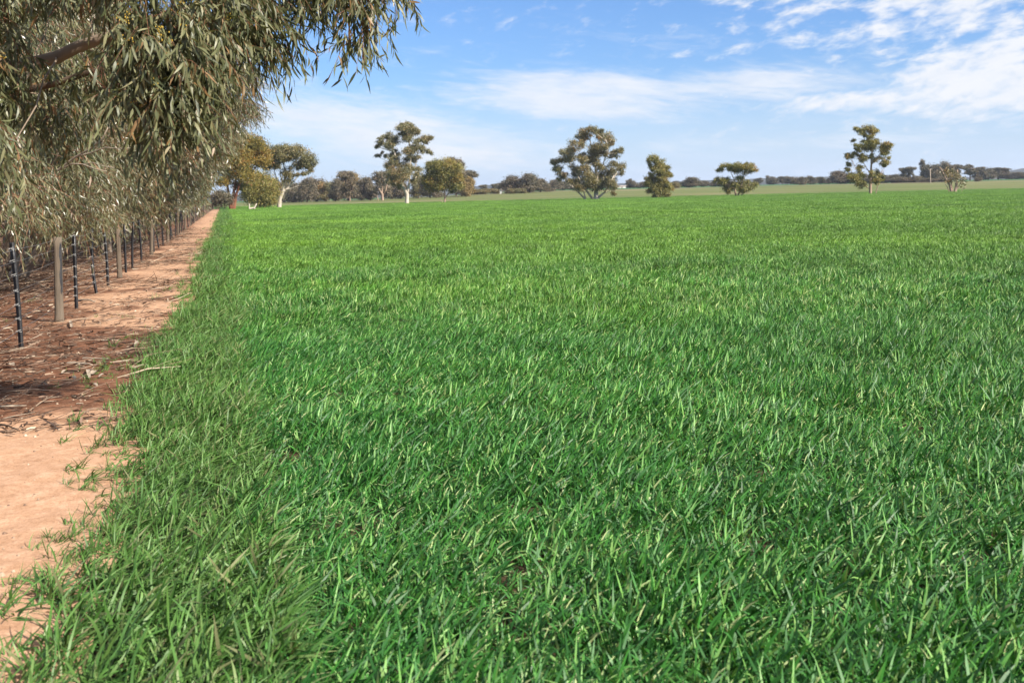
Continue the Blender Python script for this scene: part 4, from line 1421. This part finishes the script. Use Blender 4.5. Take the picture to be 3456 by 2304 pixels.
# fallen pale branch in the crop
fb = Batch()
fbY = 186.0
fbo = on_ground(848, 706)
fbo = base_at(848, fbY)
kk_ = fbY / F_PX
for line, r in (([(-7, 0), (-7, 10), (-8, 17)], 0.13), ([(-7, 0), (6, 3), (12, 0)], 0.22), ([(8, 1), (13, 9), (17, 18)], 0.15)):
    tube(fb, [(x * kk_, 0.1 * i, y * kk_ + 0.15) for i, (x, y) in enumerate(line)], [r, r * 0.8, r * 0.5], 6)
fo = obj('fallen_branch', fb.mesh('fallen_branch', (M['bark_white'],)), label='bleached fallen branch with two upright stubs at the far edge of the crop', category='branch')
fo.location = fbo

# -- gums standing in or at the edge of the paddock
blob_tree('gum_tree', 'tall open gum with a pale trunk, the highest of the field trees', (1373, 686), 262.0,
          [(1362, 420, 7, 8), (1378, 418, 7, 9), (1372, 435, 20, 13), (1395, 430, 14, 12), (1405, 443, 14, 12), (1385, 452, 24, 14), (1360, 452, 10, 9), (1420, 446, 8, 9), (1438, 470, 13, 12), (1456, 474, 9, 12), (1425, 478, 9, 10),
           (1318, 458, 14, 12), (1330, 470, 15, 16), (1298, 462, 9, 9), (1284, 475, 9, 12), (1276, 490, 7, 9), (1322, 490, 15, 14), (1292, 480, 6, 8), (1340, 475, 10, 10), (1380, 468, 18, 10),
           (1410, 492, 16, 14), (1400, 508, 14, 14), (1425, 506, 10, 12), (1445, 508, 8, 7), (1458, 515, 6, 10), (1388, 515, 14, 14), (1335, 515, 12, 14), (1330, 535, 13, 16), (1300, 520, 9, 7), (1281, 527, 9, 7), (1294, 510, 5, 6),
           (1345, 545, 14, 14), (1380, 538, 16, 12), (1405, 535, 12, 12), (1365, 555, 14, 10), (1315, 555, 12, 16), (1340, 572, 22, 14), (1370, 580, 20, 16), (1330, 595, 22, 18), (1360, 605, 20, 14), (1410, 575, 12, 10), (1412, 590, 8, 8), (1392, 560, 10, 12), (1345, 622, 16, 10), (1400, 610, 10, 10), (1320, 610, 10, 10)],
          [([(1373, 687), (1374, 655), (1368, 640), (1359, 625), (1357, 600), (1345, 560), (1335, 510), (1325, 475)], 0.55), ([(1374, 652), (1382, 620), (1386, 580), (1390, 530), (1388, 480), (1383, 450)], 0.34), ([(1386, 590), (1405, 560), (1412, 520), (1430, 480)], 0.16), ([(1378, 640), (1395, 615), (1410, 590)], 0.12)], 'leaf_gum', 'bark_white', 5, (0.22, 0.32), 1.05)
blob_tree('gum_tree', 'bushy olive green tree beside the tallest gum', (1500, 681), 272.0,
          [(1455, 548, 14, 12), (1480, 560, 24, 18), (1510, 552, 22, 16), (1535, 570, 20, 20), (1500, 580, 30, 20), (1450, 582, 20, 18), (1545, 595, 14, 20), (1520, 600, 24, 18), (1475, 608, 24, 20), (1440, 610, 14, 14), (1545, 620, 14, 16), (1500, 625, 26, 14), (1450, 632, 14, 12), (1475, 635, 16, 10), (1528, 632, 14, 12)],
          [([(1500, 682), (1502, 660), (1500, 640), (1480, 600)], 0.32), ([(1504, 662), (1520, 645), (1535, 625)], 0.16), ([(1497, 682), (1488, 674), (1482, 672)], 0.14)], 'leaf_yellow', 'bark_pink', 6, (0.22, 0.32), 1.2)
blob_tree('gum_tree', 'widest spreading gum with several white trunks, alone in the paddock', (2008, 672), 258.0,
          [(1975, 440, 14, 10), (1998, 440, 20, 9), (2027, 440, 9, 8), (1962, 452, 10, 10), (2015, 448, 12, 8), (2045, 458, 20, 14), (2060, 475, 14, 16), (2040, 465, 14, 10), (1985, 462, 12, 12), (1970, 470, 10, 8), (2065, 488, 8, 10), (2025, 468, 9, 8),
           (1934, 476, 8, 9), (1945, 490, 20, 14), (1958, 482, 10, 10), (1935, 505, 16, 10), (1902, 515, 12, 12), (1915, 530, 24, 16), (1890, 540, 16, 10), (1868, 545, 8, 8), (2095, 508, 12, 10), (2082, 520, 14, 10), (2070, 525, 10, 9), (1970, 522, 12, 10),
           (2000, 500, 18, 14), (2020, 510, 20, 18), (2035, 495, 14, 12), (2010, 530, 22, 14), (1988, 535, 16, 14), (2042, 520, 12, 12), (1960, 540, 14, 12), (2010, 548, 12, 12), (1880, 565, 10, 12), (1892, 575, 12, 14), (1908, 592, 12, 12), (1940, 565, 14, 12), (1965, 572, 18, 16), (1950, 582, 14, 12), (1990, 580, 12, 12),
           (2070, 558, 16, 9), (2088, 565, 16, 12), (2100, 580, 7, 12), (2055, 575, 20, 14), (2075, 585, 14, 10), (2030, 565, 12, 10), (1920, 610, 14, 10), (1950, 605, 20, 14), (1980, 602, 22, 16), (2010, 600, 22, 16), (2040, 600, 18, 14), (2065, 605, 16, 12), (1975, 625, 22, 14), (2005, 622, 24, 16), (2035, 622, 22, 14), (2070, 625, 14, 14), (1950, 628, 16, 12), (2080, 650, 8, 10), (1888, 600, 8, 6)],
          [([(2010, 673), (2013, 640), (2015, 600), (2012, 560), (2005, 520), (1995, 470)], 0.62), ([(2004, 672), (1985, 650), (1968, 625), (1950, 590), (1925, 545)], 0.34), ([(1981, 673), (1955, 650), (1930, 625), (1905, 600)], 0.28), ([(1978, 674), (1970, 645), (1965, 620)], 0.22), ([(2016, 668), (2040, 650), (2055, 628), (2075, 590)], 0.34), ([(2014, 600), (2035, 560), (2050, 520), (2050, 480)], 0.26), ([(2050, 640), (2070, 610), (2085, 580)], 0.16)], 'leaf_gum', 'bark_white', 7, (0.22, 0.32), 1.0)
blob_tree('gum_tree', 'narrow columnar tree with foliage down to the crop', (2226, 667), 268.0,
          [(2208, 535, 16, 12), (2222, 545, 14, 12), (2190, 545, 8, 8), (2215, 560, 16, 12), (2195, 560, 8, 8), (2230, 565, 14, 12), (2248, 572, 12, 12), (2225, 585, 20, 14), (2250, 590, 12, 12), (2264, 594, 6, 9), (2200, 578, 7, 7), (2235, 605, 18, 12), (2190, 600, 12, 10), (2205, 608, 16, 12), (2240, 625, 20, 14), (2185, 618, 9, 12), (2212, 628, 20, 14), (2255, 635, 12, 12), (2200, 645, 14, 10), (2230, 648, 20, 12), (2250, 655, 12, 8), (2220, 658, 16, 8)],
          [([(2226, 668), (2224, 620), (2215, 570), (2208, 540)], 0.26)], 'leaf_yellow', 'bark_dark', 8, (0.22, 0.32), 1.15)
blob_tree('gum_tree', 'low umbrella shaped tree between the columnar and the tall gum', (2490, 660), 262.0,
          [(2430, 568, 11, 10), (2450, 562, 14, 9), (2470, 558, 16, 9), (2495, 560, 16, 10), (2516, 553, 7, 6), (2520, 565, 16, 11), (2535, 577, 12, 10), (2505, 575, 16, 9), (2475, 572, 14, 9), (2420, 600, 10, 10), (2435, 610, 12, 10), (2455, 605, 10, 9), (2500, 600, 12, 9), (2460, 625, 18, 12), (2485, 625, 18, 12), (2515, 620, 20, 14), (2540, 628, 14, 10), (2500, 640, 16, 8), (2452, 640, 10, 8), (2525, 640, 14, 8)],
          [([(2484, 661), (2480, 635), (2478, 605), (2465, 575)], 0.25), ([(2488, 661), (2500, 635), (2510, 600), (2520, 570)], 0.22), ([(2492, 661), (2512, 650), (2525, 638)], 0.14)], 'leaf_yellow', 'bark_pink', 9, (0.22, 0.32), 1.15)
blob_tree('gum_tree', 'tall airy gum standing alone towards the far end of the paddock', (2937, 654), 232.0,
          [(2905, 432, 12, 8), (2900, 448, 9, 12), (2925, 440, 18, 12), (2948, 445, 10, 12), (2915, 458, 10, 7), (2930, 462, 8, 5), (2880, 475, 6, 8), (2885, 492, 8, 10), (2893, 505, 7, 8), (2925, 482, 18, 12), (2948, 485, 14, 12), (2940, 500, 18, 10), (2918, 498, 10, 10), (2990, 490, 10, 10), (2980, 500, 14, 12), (2992, 512, 8, 12), (2975, 518, 10, 8),
           (2860, 525, 8, 9), (2875, 525, 14, 9), (2895, 518, 10, 8), (2925, 530, 14, 8), (2905, 538, 10, 7), (2945, 530, 10, 5), (2965, 535, 12, 9), (2980, 545, 10, 14), (2998, 535, 5, 7), (2870, 555, 8, 10), (2862, 570, 9, 6), (2900, 565, 9, 10), (2985, 560, 9, 9), (2865, 585, 6, 14), (2880, 600, 12, 20), (2900, 590, 14, 10), (2930, 585, 10, 8), (2965, 590, 12, 14), (2945, 610, 14, 10), (2910, 620, 14, 12), (2975, 600, 8, 10)],
          [([(2937, 655), (2938, 620), (2940, 580), (2941, 540), (2942, 500), (2930, 450)], 0.36), ([(2938, 640), (2925, 630), (2900, 610), (2885, 560)], 0.12), ([(2954, 655), (2962, 630), (2972, 600), (2985, 550)], 0.13), ([(2940, 590), (2920, 555), (2895, 525)], 0.12), ([(2941, 560), (2965, 530), (2985, 500)], 0.12)], 'leaf_yellow', 'bark_pink', 10, (0.22, 0.32), 1.15)
blob_tree('dead_tree', 'nearly leafless broken gum with pale leaning limbs at the far end of the crop', (3220, 650), 225.0,
          [(3205, 590, 22, 14), (3235, 600, 16, 18), (3195, 570, 12, 8), (3245, 620, 8, 16), (3200, 612, 10, 12)],
          [([(3212, 651), (3205, 625), (3190, 600), (3180, 575), (3172, 565)], 0.30), ([(3222, 651), (3230, 622), (3235, 595), (3238, 575)], 0.36), ([(3216, 651), (3212, 630), (3214, 600)], 0.25), ([(3224, 648), (3240, 625), (3252, 600)], 0.14), ([(3205, 650), (3196, 630), (3188, 622)], 0.12), ([(3240, 650), (3252, 638), (3260, 630)], 0.10)], 'leaf_gum', 'bark_pink', 11, (0.28, 0.4), 0.28)

# -- far belts: a few crown shapes, each copied to many places
def proto(shape, mat, bark, seed):
    """unit tree one metre tall: trunk mesh, crown mesh"""
    rng = np.random.default_rng(seed)
    B, C = Batch(), Batch()
    sets = {'round': [(0, .52, .42, .44), (-.25, .45, .3, .34), (.27, .46, .3, .32), (0, .72, .3, .24), (.1, .25, .4, .2), (-.15, .22, .34, .2)],
            'flat': [(0, .84, .32, .10), (-.3, .76, .22, .10), (.32, .78, .22, .10), (.1, .70, .25, .12), (-.12, .62, .2, .14), (.2, .5, .2, .14), (-.2, .4, .22, .2), (.05, .3, .26, .2)],
            'tall': [(0, .80, .15, .17), (.06, .62, .22, .18), (-.08, .50, .22, .18), (.02, .32, .26, .2), (0, .16, .22, .14)],
            'bush': [(0, .5, .6, .42), (-.45, .42, .4, .34), (.45, .4, .42, .34), (.1, .75, .4, .22), (-.2, .2, .5, .2), (.35, .2, .4, .2)],
            'open': [(0, .82, .2, .11), (-.28, .72, .2, .11), (.28, .74, .2, .1), (.05, .62, .2, .1), (-.22, .52, .16, .1), (.25, .52, .17, .1), (0, .42, .2, .1)]}[shape]
    fork = Vector((0, 0, 0.28))
    for a in range(3 if shape in ('round', 'bush') else 2):
        x = rng.uniform(-.03, .03)
        tube(B, [(x, 0, -0.04), (x * 1.5, 0, 0.14), (x * 2 + rng.uniform(-.06, .06), rng.uniform(-.05, .05), 0.4)], [0.030, 0.022, 0.014], 6)
    for (x, z, rx, rz) in sets:
        y = rng.uniform(-0.25, 0.25)
        c = Vector((x, y, z))
        pts = curve_pts(fork, c, 3, 0.08, rng)
        tube(B, pts, [0.016, 0.012, 0.008, 0.004], 5)
        ns = 9
        sub, _ = ellipsoid_pts(rng, ns, tuple(c), (rx * .8, rx * .8, rz * .8), 0.4)
        n = int(700 + 8000 * rx * rz * (1.6 if shape != 'open' else 0.9))
        pk = rng.integers(0, ns, n)
        e = sub[pk] + rng.normal(0, 0.55, (n, 3)) * np.array([rx * .42, rx * .42, rz * .40])
        d = unit(rng.normal(0, 1, (n, 3)) + np.array([0, 0, -0.5]))
        side = unit(np.cross(d, rng.normal(0, 1, (n, 3))))
        v, q, k = ribbons(e, d, side, rng.uniform(.03, .065, n), rng.uniform(.018, .036, n), np.zeros((n, 3)), (0.8, 0.4))
        v[:, 2] = np.maximum(v[:, 2], 0.004)
        C.add(v, q, 0, np.repeat(np.clip(rng.normal(0, .1, ns)[pk] + rng.uniform(0, 1, n), 0, 1), k))
    return B.mesh('trunk', (M[bark],)), C.mesh('crown', (M[mat],))


PRO = {}


def far_tree(shape, mat, px, top, foot_row, Y, wide, label, group, bark='bark_dark', seed=0, name='gum_tree', cat='tree'):
    key = (shape, mat, bark, seed % 2)
    if key not in PRO:
        PRO[key] = proto(shape, mat, bark, 900 + len(PRO))
    tm, cm = PRO[key]
    foot = base_at(px, Y)
    h = (foot_row - top) * Y / F_PX
    w = wide * Y / F_PX
    ext = {'round': 1.15, 'flat': 1.1, 'tall': .55, 'bush': 1.8, 'open': .95}[shape]
    root = thing(name, label, cat, foot, group)
    root.scale = (1.5 * w / ext, 1.5 * w / ext, h / 0.95)
    root.rotation_euler = (0, 0, (seed * 2.4) % 6.28)
    t, c = obj('trunk', tm, root), obj('crown', cm, root, kind='stuff')
    return root


# belt behind the left of the paddock
left = [('round', 'leaf_dark', 925, 598, 60), ('round', 'leaf_dark', 962, 606, 55), ('bush', 'leaf_dark', 1000, 608, 80), ('round', 'leaf_dark', 1035, 600, 60), ('round', 'leaf_dark', 1068, 606, 62), ('round', 'leaf_gum', 1100, 610, 52), ('round', 'leaf_dark', 1132, 606, 50),
        ('flat', 'leaf_dark', 1180, 576, 62), ('round', 'leaf_golden', 1178, 590, 74), ('round', 'leaf_dark', 1222, 608, 50), ('round', 'leaf_dark', 1250, 606, 50), ('flat', 'leaf_dark', 1288, 582, 66), ('round', 'leaf_dark', 1322, 612, 54), ('round', 'leaf_dark', 1352, 618, 46), ('round', 'leaf_gum', 1412, 592, 52), ('round', 'leaf_dark', 1452, 606, 60), ('flat', 'leaf_dark', 1540, 546, 60), ('round', 'leaf_dark', 1560, 590, 60), ('flat', 'leaf_dark', 1578, 590, 66), ('round', 'leaf_golden', 1572, 612, 44)]
looks = {'round': 'rounded dark tree', 'flat': 'flat topped dark gum', 'bush': 'wide dark bushy tree', 'tall': 'slender dark tree', 'open': 'sparse open crowned gum'}
ordn = ['first', 'second', 'third', 'fourth', 'fifth', 'sixth', 'seventh', 'eighth', 'ninth', 'tenth', 'eleventh', 'twelfth', 'thirteenth', 'fourteenth', 'fifteenth', 'sixteenth', 'seventeenth', 'eighteenth', 'nineteenth', 'twentieth']
for i, (sh, mt, px, top, wd) in enumerate(left):
    lk = looks[sh] if mt == 'leaf_dark' else 'rounded golden brown tree' if mt == 'leaf_golden' else 'rounded olive grey tree'
    if px < 1290:
        lb = '%s, %s in the dark belt counting from the umbrella gum' % (lk, ordn[i])
    else:
        lb = '%s, %s in the belt part around the tallest gum' % (lk, ordn[i - 12])
    Y = 400 + (i * 37 % 50)
    far_tree(sh, mt, px, top, 682 if px < 1300 else 680, Y, wd, lb, 'trees in the dark belt at the far side of the crop', 'bark_pink' if i in (7, 11, 14, 19) else 'bark_dark', i)
blob_tree('gum_tree', 'grey crowned gum with a pale pink forking trunk just before the tallest gum', (1293, 680), 385.0,
          [(1280, 592, 18, 8), (1300, 598, 16, 8), (1275, 604, 14, 8), (1310, 610, 12, 8), (1290, 612, 16, 10)],
          [([(1291, 681), (1291, 660), (1280, 640), (1274, 615)], 0.55), ([(1292, 662), (1304, 645), (1310, 620)], 0.4), ([(1290, 655), (1292, 630), (1290, 605)], 0.3), ([(1276, 681), (1274, 665), (1256, 655)], 0.2)], 'leaf_dark', 'bark_pink', 40, (0.5, 0.7), 0.8)
# hedge and trees between the left belt and the spreading gum
far = [('bush', 'leaf_gum', 1612, 630, 648, 470, 60), ('bush', 'leaf_gum', 1655, 630, 648, 480, 66), ('flat', 'leaf_dark', 1632, 614, 645, 560, 32), ('flat', 'leaf_dark', 1665, 612, 645, 570, 30), ('flat', 'leaf_dark', 1688, 611, 645, 575, 28),
       ('round', 'leaf_dark', 1738, 590, 648, 455, 72), ('round', 'leaf_dark', 1775, 584, 648, 450, 74), ('round', 'leaf_dark', 1825, 600, 647, 460, 62), ('bush', 'leaf_gum', 1722, 632, 650, 440, 30), ('bush', 'leaf_gum', 1745, 632, 650, 440, 30), ('bush', 'leaf_gum', 1768, 634, 650, 440, 26), ('round', 'leaf_dark', 1868, 602, 640, 540, 44), ('round', 'leaf_dark', 1900, 604, 636, 560, 40), ('round', 'leaf_dark', 1935, 606, 634, 575, 44)]
for i, (sh, mt, px, top, ft, Y, wd) in enumerate(far):
    lk = looks[sh] if mt == 'leaf_dark' else 'low olive hedge bush'
    where = ['beside the gap right of the dark belt', 'against the white gable end of the shed', 'first beyond the hedge in the gap', 'second beyond the hedge in the gap', 'third beyond the hedge in the gap', 'on the near flank of the big dark clump', 'highest in the big dark clump', 'lowest flank of the big dark clump', 'first of three in front of the big dark clump', 'second of three in front of the big dark clump', 'third of three in front of the big dark clump', 'first behind the spreading gum', 'second behind the spreading gum', 'third behind the spreading gum'][i]
    far_tree(sh, mt, px, top, ft, Y, wd, lk + ', ' + where, 'trees between the dark belt and the spreading gum', seed=i, name='shrub' if 'bush' in lk and mt != 'leaf_dark' else 'gum_tree', cat='shrub' if 'hedge' in lk else 'tree')
# between the spreading gum and the tall airy gum
far = [('tall', 'leaf_dark', 2126, 593, 626, 640, 16), ('round', 'leaf_dark', 2140, 602, 627, 640, 34), ('round', 'leaf_dark', 2172, 608, 630, 620, 36), ('round', 'leaf_dark', 2200, 612, 630, 615, 30), ('round', 'leaf_dark', 2285, 612, 634, 560, 40), ('round', 'leaf_dark', 2325, 600, 634, 540, 66), ('bush', 'leaf_gum', 2282, 618, 637, 505, 32), ('round', 'leaf_dark', 2372, 609, 630, 600, 34), ('bush', 'leaf_dark', 2415, 615, 632, 560, 40), ('round', 'leaf_dark', 2455, 612, 630, 590, 36),
       ('tall', 'leaf_dark', 2562, 587, 612, 760, 20), ('open', 'leaf_dark', 2598, 580, 612, 760, 22), ('round', 'leaf_dark', 2610, 590, 614, 750, 34), ('flat', 'leaf_dark', 2640, 588, 616, 700, 26), ('round', 'leaf_dark', 2670, 593, 620, 650, 40), ('bush', 'leaf_dark', 2700, 596, 626, 560, 46), ('round', 'leaf_dark', 2735, 596, 624, 590, 34), ('round', 'leaf_dark', 2772, 598, 622, 620, 34), ('round', 'leaf_dark', 2800, 604, 624, 580, 30),
       ('round', 'leaf_dark', 2838, 580, 624, 540, 60), ('round', 'leaf_dark', 2870, 588, 624, 540, 50), ('bush', 'leaf_dark', 2915, 590, 624, 530, 70)]
for i, (sh, mt, px, top, ft, Y, wd) in enumerate(far):
    seg = 'right of the spreading gum' if px < 2210 else 'beyond the columnar tree' if px < 2480 else 'beyond the umbrella shaped tree'
    start = 0 if px < 2210 else 4 if px < 2480 else 10
    far_tree(sh, mt, px, top, ft, Y, wd, '%s, %s %s' % (looks[sh] + ' of the far hedgerow' if mt == 'leaf_dark' else 'low olive hedgerow bush', ordn[i - start], seg), 'trees in the distant hedgerow', seed=i + 1)
far = [('round', 'leaf_dark', 2975, 585, 620, 540, 60), ('round', 'leaf_dark', 3010, 592, 620, 530, 56), ('bush', 'leaf_dark', 3040, 600, 622, 500, 60), ('flat', 'leaf_dark', 3064, 562, 618, 520, 40), ('tall', 'leaf_dark', 3116, 542, 616, 540, 24), ('bush', 'leaf_dark', 3085, 596, 620, 500, 50), ('round', 'leaf_dark', 3150, 560, 618, 520, 50), ('round', 'leaf_dark', 3190, 550, 616, 540, 56), ('flat', 'leaf_dark', 3225, 556, 614, 560, 50), ('open', 'leaf_dark', 3275, 554, 610, 580, 46), ('flat', 'leaf_dark', 3305, 560, 606, 620, 52), ('round', 'leaf_dark', 3335, 566, 604, 640, 44), ('flat', 'leaf_dark', 3370, 560, 602, 660, 56), ('round', 'leaf_dark', 3395, 568, 602, 660, 44), ('round', 'leaf_dark', 3430, 578, 602, 650, 50), ('round', 'leaf_dark', 3475, 582, 602, 650, 50), ('bush', 'leaf_dark', 3130, 604, 620, 480, 50), ('bush', 'leaf_dark', 3180, 600, 618, 500, 60), ('bush', 'leaf_dark', 3303, 596, 612, 470, 26)]
where = ['just past the tall airy gum', 'second past the tall airy gum', 'low and broad, third past the tall airy gum', 'standing beside the conifer', 'shaped like a conifer and poking above the belt', 'at the foot of the conifer', 'between conifer and pale power pole', 'highest crown behind the broken gum', 'partly behind the broken gum', 'with ragged top just past the broken gum', 'first of the even stretch past the ragged one', 'second of the even stretch past the ragged one', 'third of the even stretch past the ragged one', 'last of the even stretch before the hill', 'first below the blue hill', 'second below the blue hill', 'at the foot of the pale power pole', 'at the foot of the broken gum limbs', 'standing alone in the far green paddock']
for i, (sh, mt, px, top, ft, Y, wd) in enumerate(far):
    far_tree(sh, mt, px, top, ft, Y, wd, looks[sh] + ' in the belt, ' + where[i] if i != 18 else 'small dark bush standing alone in the far green paddock', 'trees in the belt past the tall airy gum', seed=i + 2)


# ------------------------------------------------------------------ sheds and pole
def shed(name, label, px, py, Y, w_px, h_px, gable, yaw):
    k = Y / F_PX
    base = base_at(px, Y)
    w, h = w_px * k, h_px * k
    root = thing(name, label, 'shed', base)
    root.rotation_euler = (0, 0, yaw)
    B = Batch()
    d = w * 0.5
    e = h * 0.72
    v = [(-w / 2, -d / 2, -.3), (w / 2, -d / 2, -.3), (w / 2, d / 2, -.3), (-w / 2, d / 2, -.3), (-w / 2, -d / 2, e), (w / 2, -d / 2, e), (w / 2, d / 2, e), (-w / 2, d / 2, e), (-w / 2, 0, h), (w / 2, 0, h)]
    q = [(0, 1, 5, 4), (1, 2, 6, 5), (2, 3, 7, 6), (3, 0, 4, 7), (4, 8, 7, 7), (5, 6, 9, 9)]
    me = bpy.data.meshes.new('wall')
    me.from_pydata(v, [], [f if len(set(f)) == 4 else tuple(dict.fromkeys(f)) for f in q])
    me.materials.append(M['white_paint'])
    obj('wall', me, root)
    me = bpy.data.meshes.new('roof')
    o = 0.3
    rv = [(-w / 2 - o, -d / 2 - o, e - .1), (w / 2 + o, -d / 2 - o, e - .1), (w / 2 + o, 0, h + .12), (-w / 2 - o, 0, h + .12), (-w / 2 - o, d / 2 + o, e - .1), (w / 2 + o, d / 2 + o, e - .1)]
    rv += [(x, y, z + 0.08) for x, y, z in rv]
    me.from_pydata(rv, [], [(3, 2, 1, 0), (4, 5, 2, 3), (6, 7, 8, 9), (9, 8, 11, 10), (0, 1, 7, 6), (5, 4, 10, 11), (1, 2, 8, 7), (2, 5, 11, 8), (3, 0, 6, 9), (4, 3, 9, 10)])
    me.materials.append(M['roof_iron'])
    obj('roof', me, root)
    me = bpy.data.meshes.new('door')
    me.from_pydata([(-w * .1, -d / 2 - .04, -.2), (w * .12, -d / 2 - .04, -.2), (w * .12, -d / 2 - .04, e * .8), (-w * .1, -d / 2 - .04, e * .8)], [], [(0, 1, 2, 3)])
    me.materials.append(M['roof_iron'])
    obj('door', me, root)


shed('farm_shed', 'small white shed peeping out left of the big dark clump of trees', 1691, 648, 452, 11, 16, True, R(80))
shed('farm_shed', 'long low white shed far off just past the spreading gum', 2098, 623, 720, 32, 8, False, R(4))
B = Batch()
Yp = 455.0
kp = Yp / F_PX
tube(B, [(0, 0, -0.3), (0, 0, 48 * kp)], [0.22, 0.16], 8)
tube(B, [(-1.1, 0, 46 * kp), (1.1, 0, 46 * kp)], [0.08, 0.08], 4)
po = obj('power_pole', B.mesh('power_pole', (M['dead_wood'],)), label='pale wooden power pole in front of the far right tree belt', category='pole')
po.location = base_at(3141, Yp)


# ------------------------------------------------------------------ air: far things fade a little towards blue
hz = bpy.data.materials.new('haze_air')
hz.use_nodes = True
t = NT(hz.node_tree)
pv = t.node('ShaderNodeVolumePrincipled')
pv.inputs['Color'].default_value = (0.72, 0.80, 1.0, 1)
pv.inputs['Density'].default_value = 0.00011
pv.inputs['Anisotropy'].default_value = 0.2
out = t.node('ShaderNodeOutputMaterial')
t.t.links.new(pv.outputs[0], out.inputs['Volume'])
bx0, bx1 = (-4100, -400, -6.5), (4100, 4300, 70)
v = [(x, y, z) for z in (bx0[2], bx1[2]) for y in (bx0[1], bx1[1]) for x in (bx0[0], bx1[0])]
me = bpy.data.meshes.new('haze')
me.from_pydata(v, [], [(0, 2, 3, 1), (4, 5, 7, 6), (0, 1, 5, 4), (2, 6, 7, 3), (0, 4, 6, 2), (1, 3, 7, 5)])
me.materials.append(hz)
obj('haze', me, kind='stuff', label='thin bluish haze over the far paddocks')
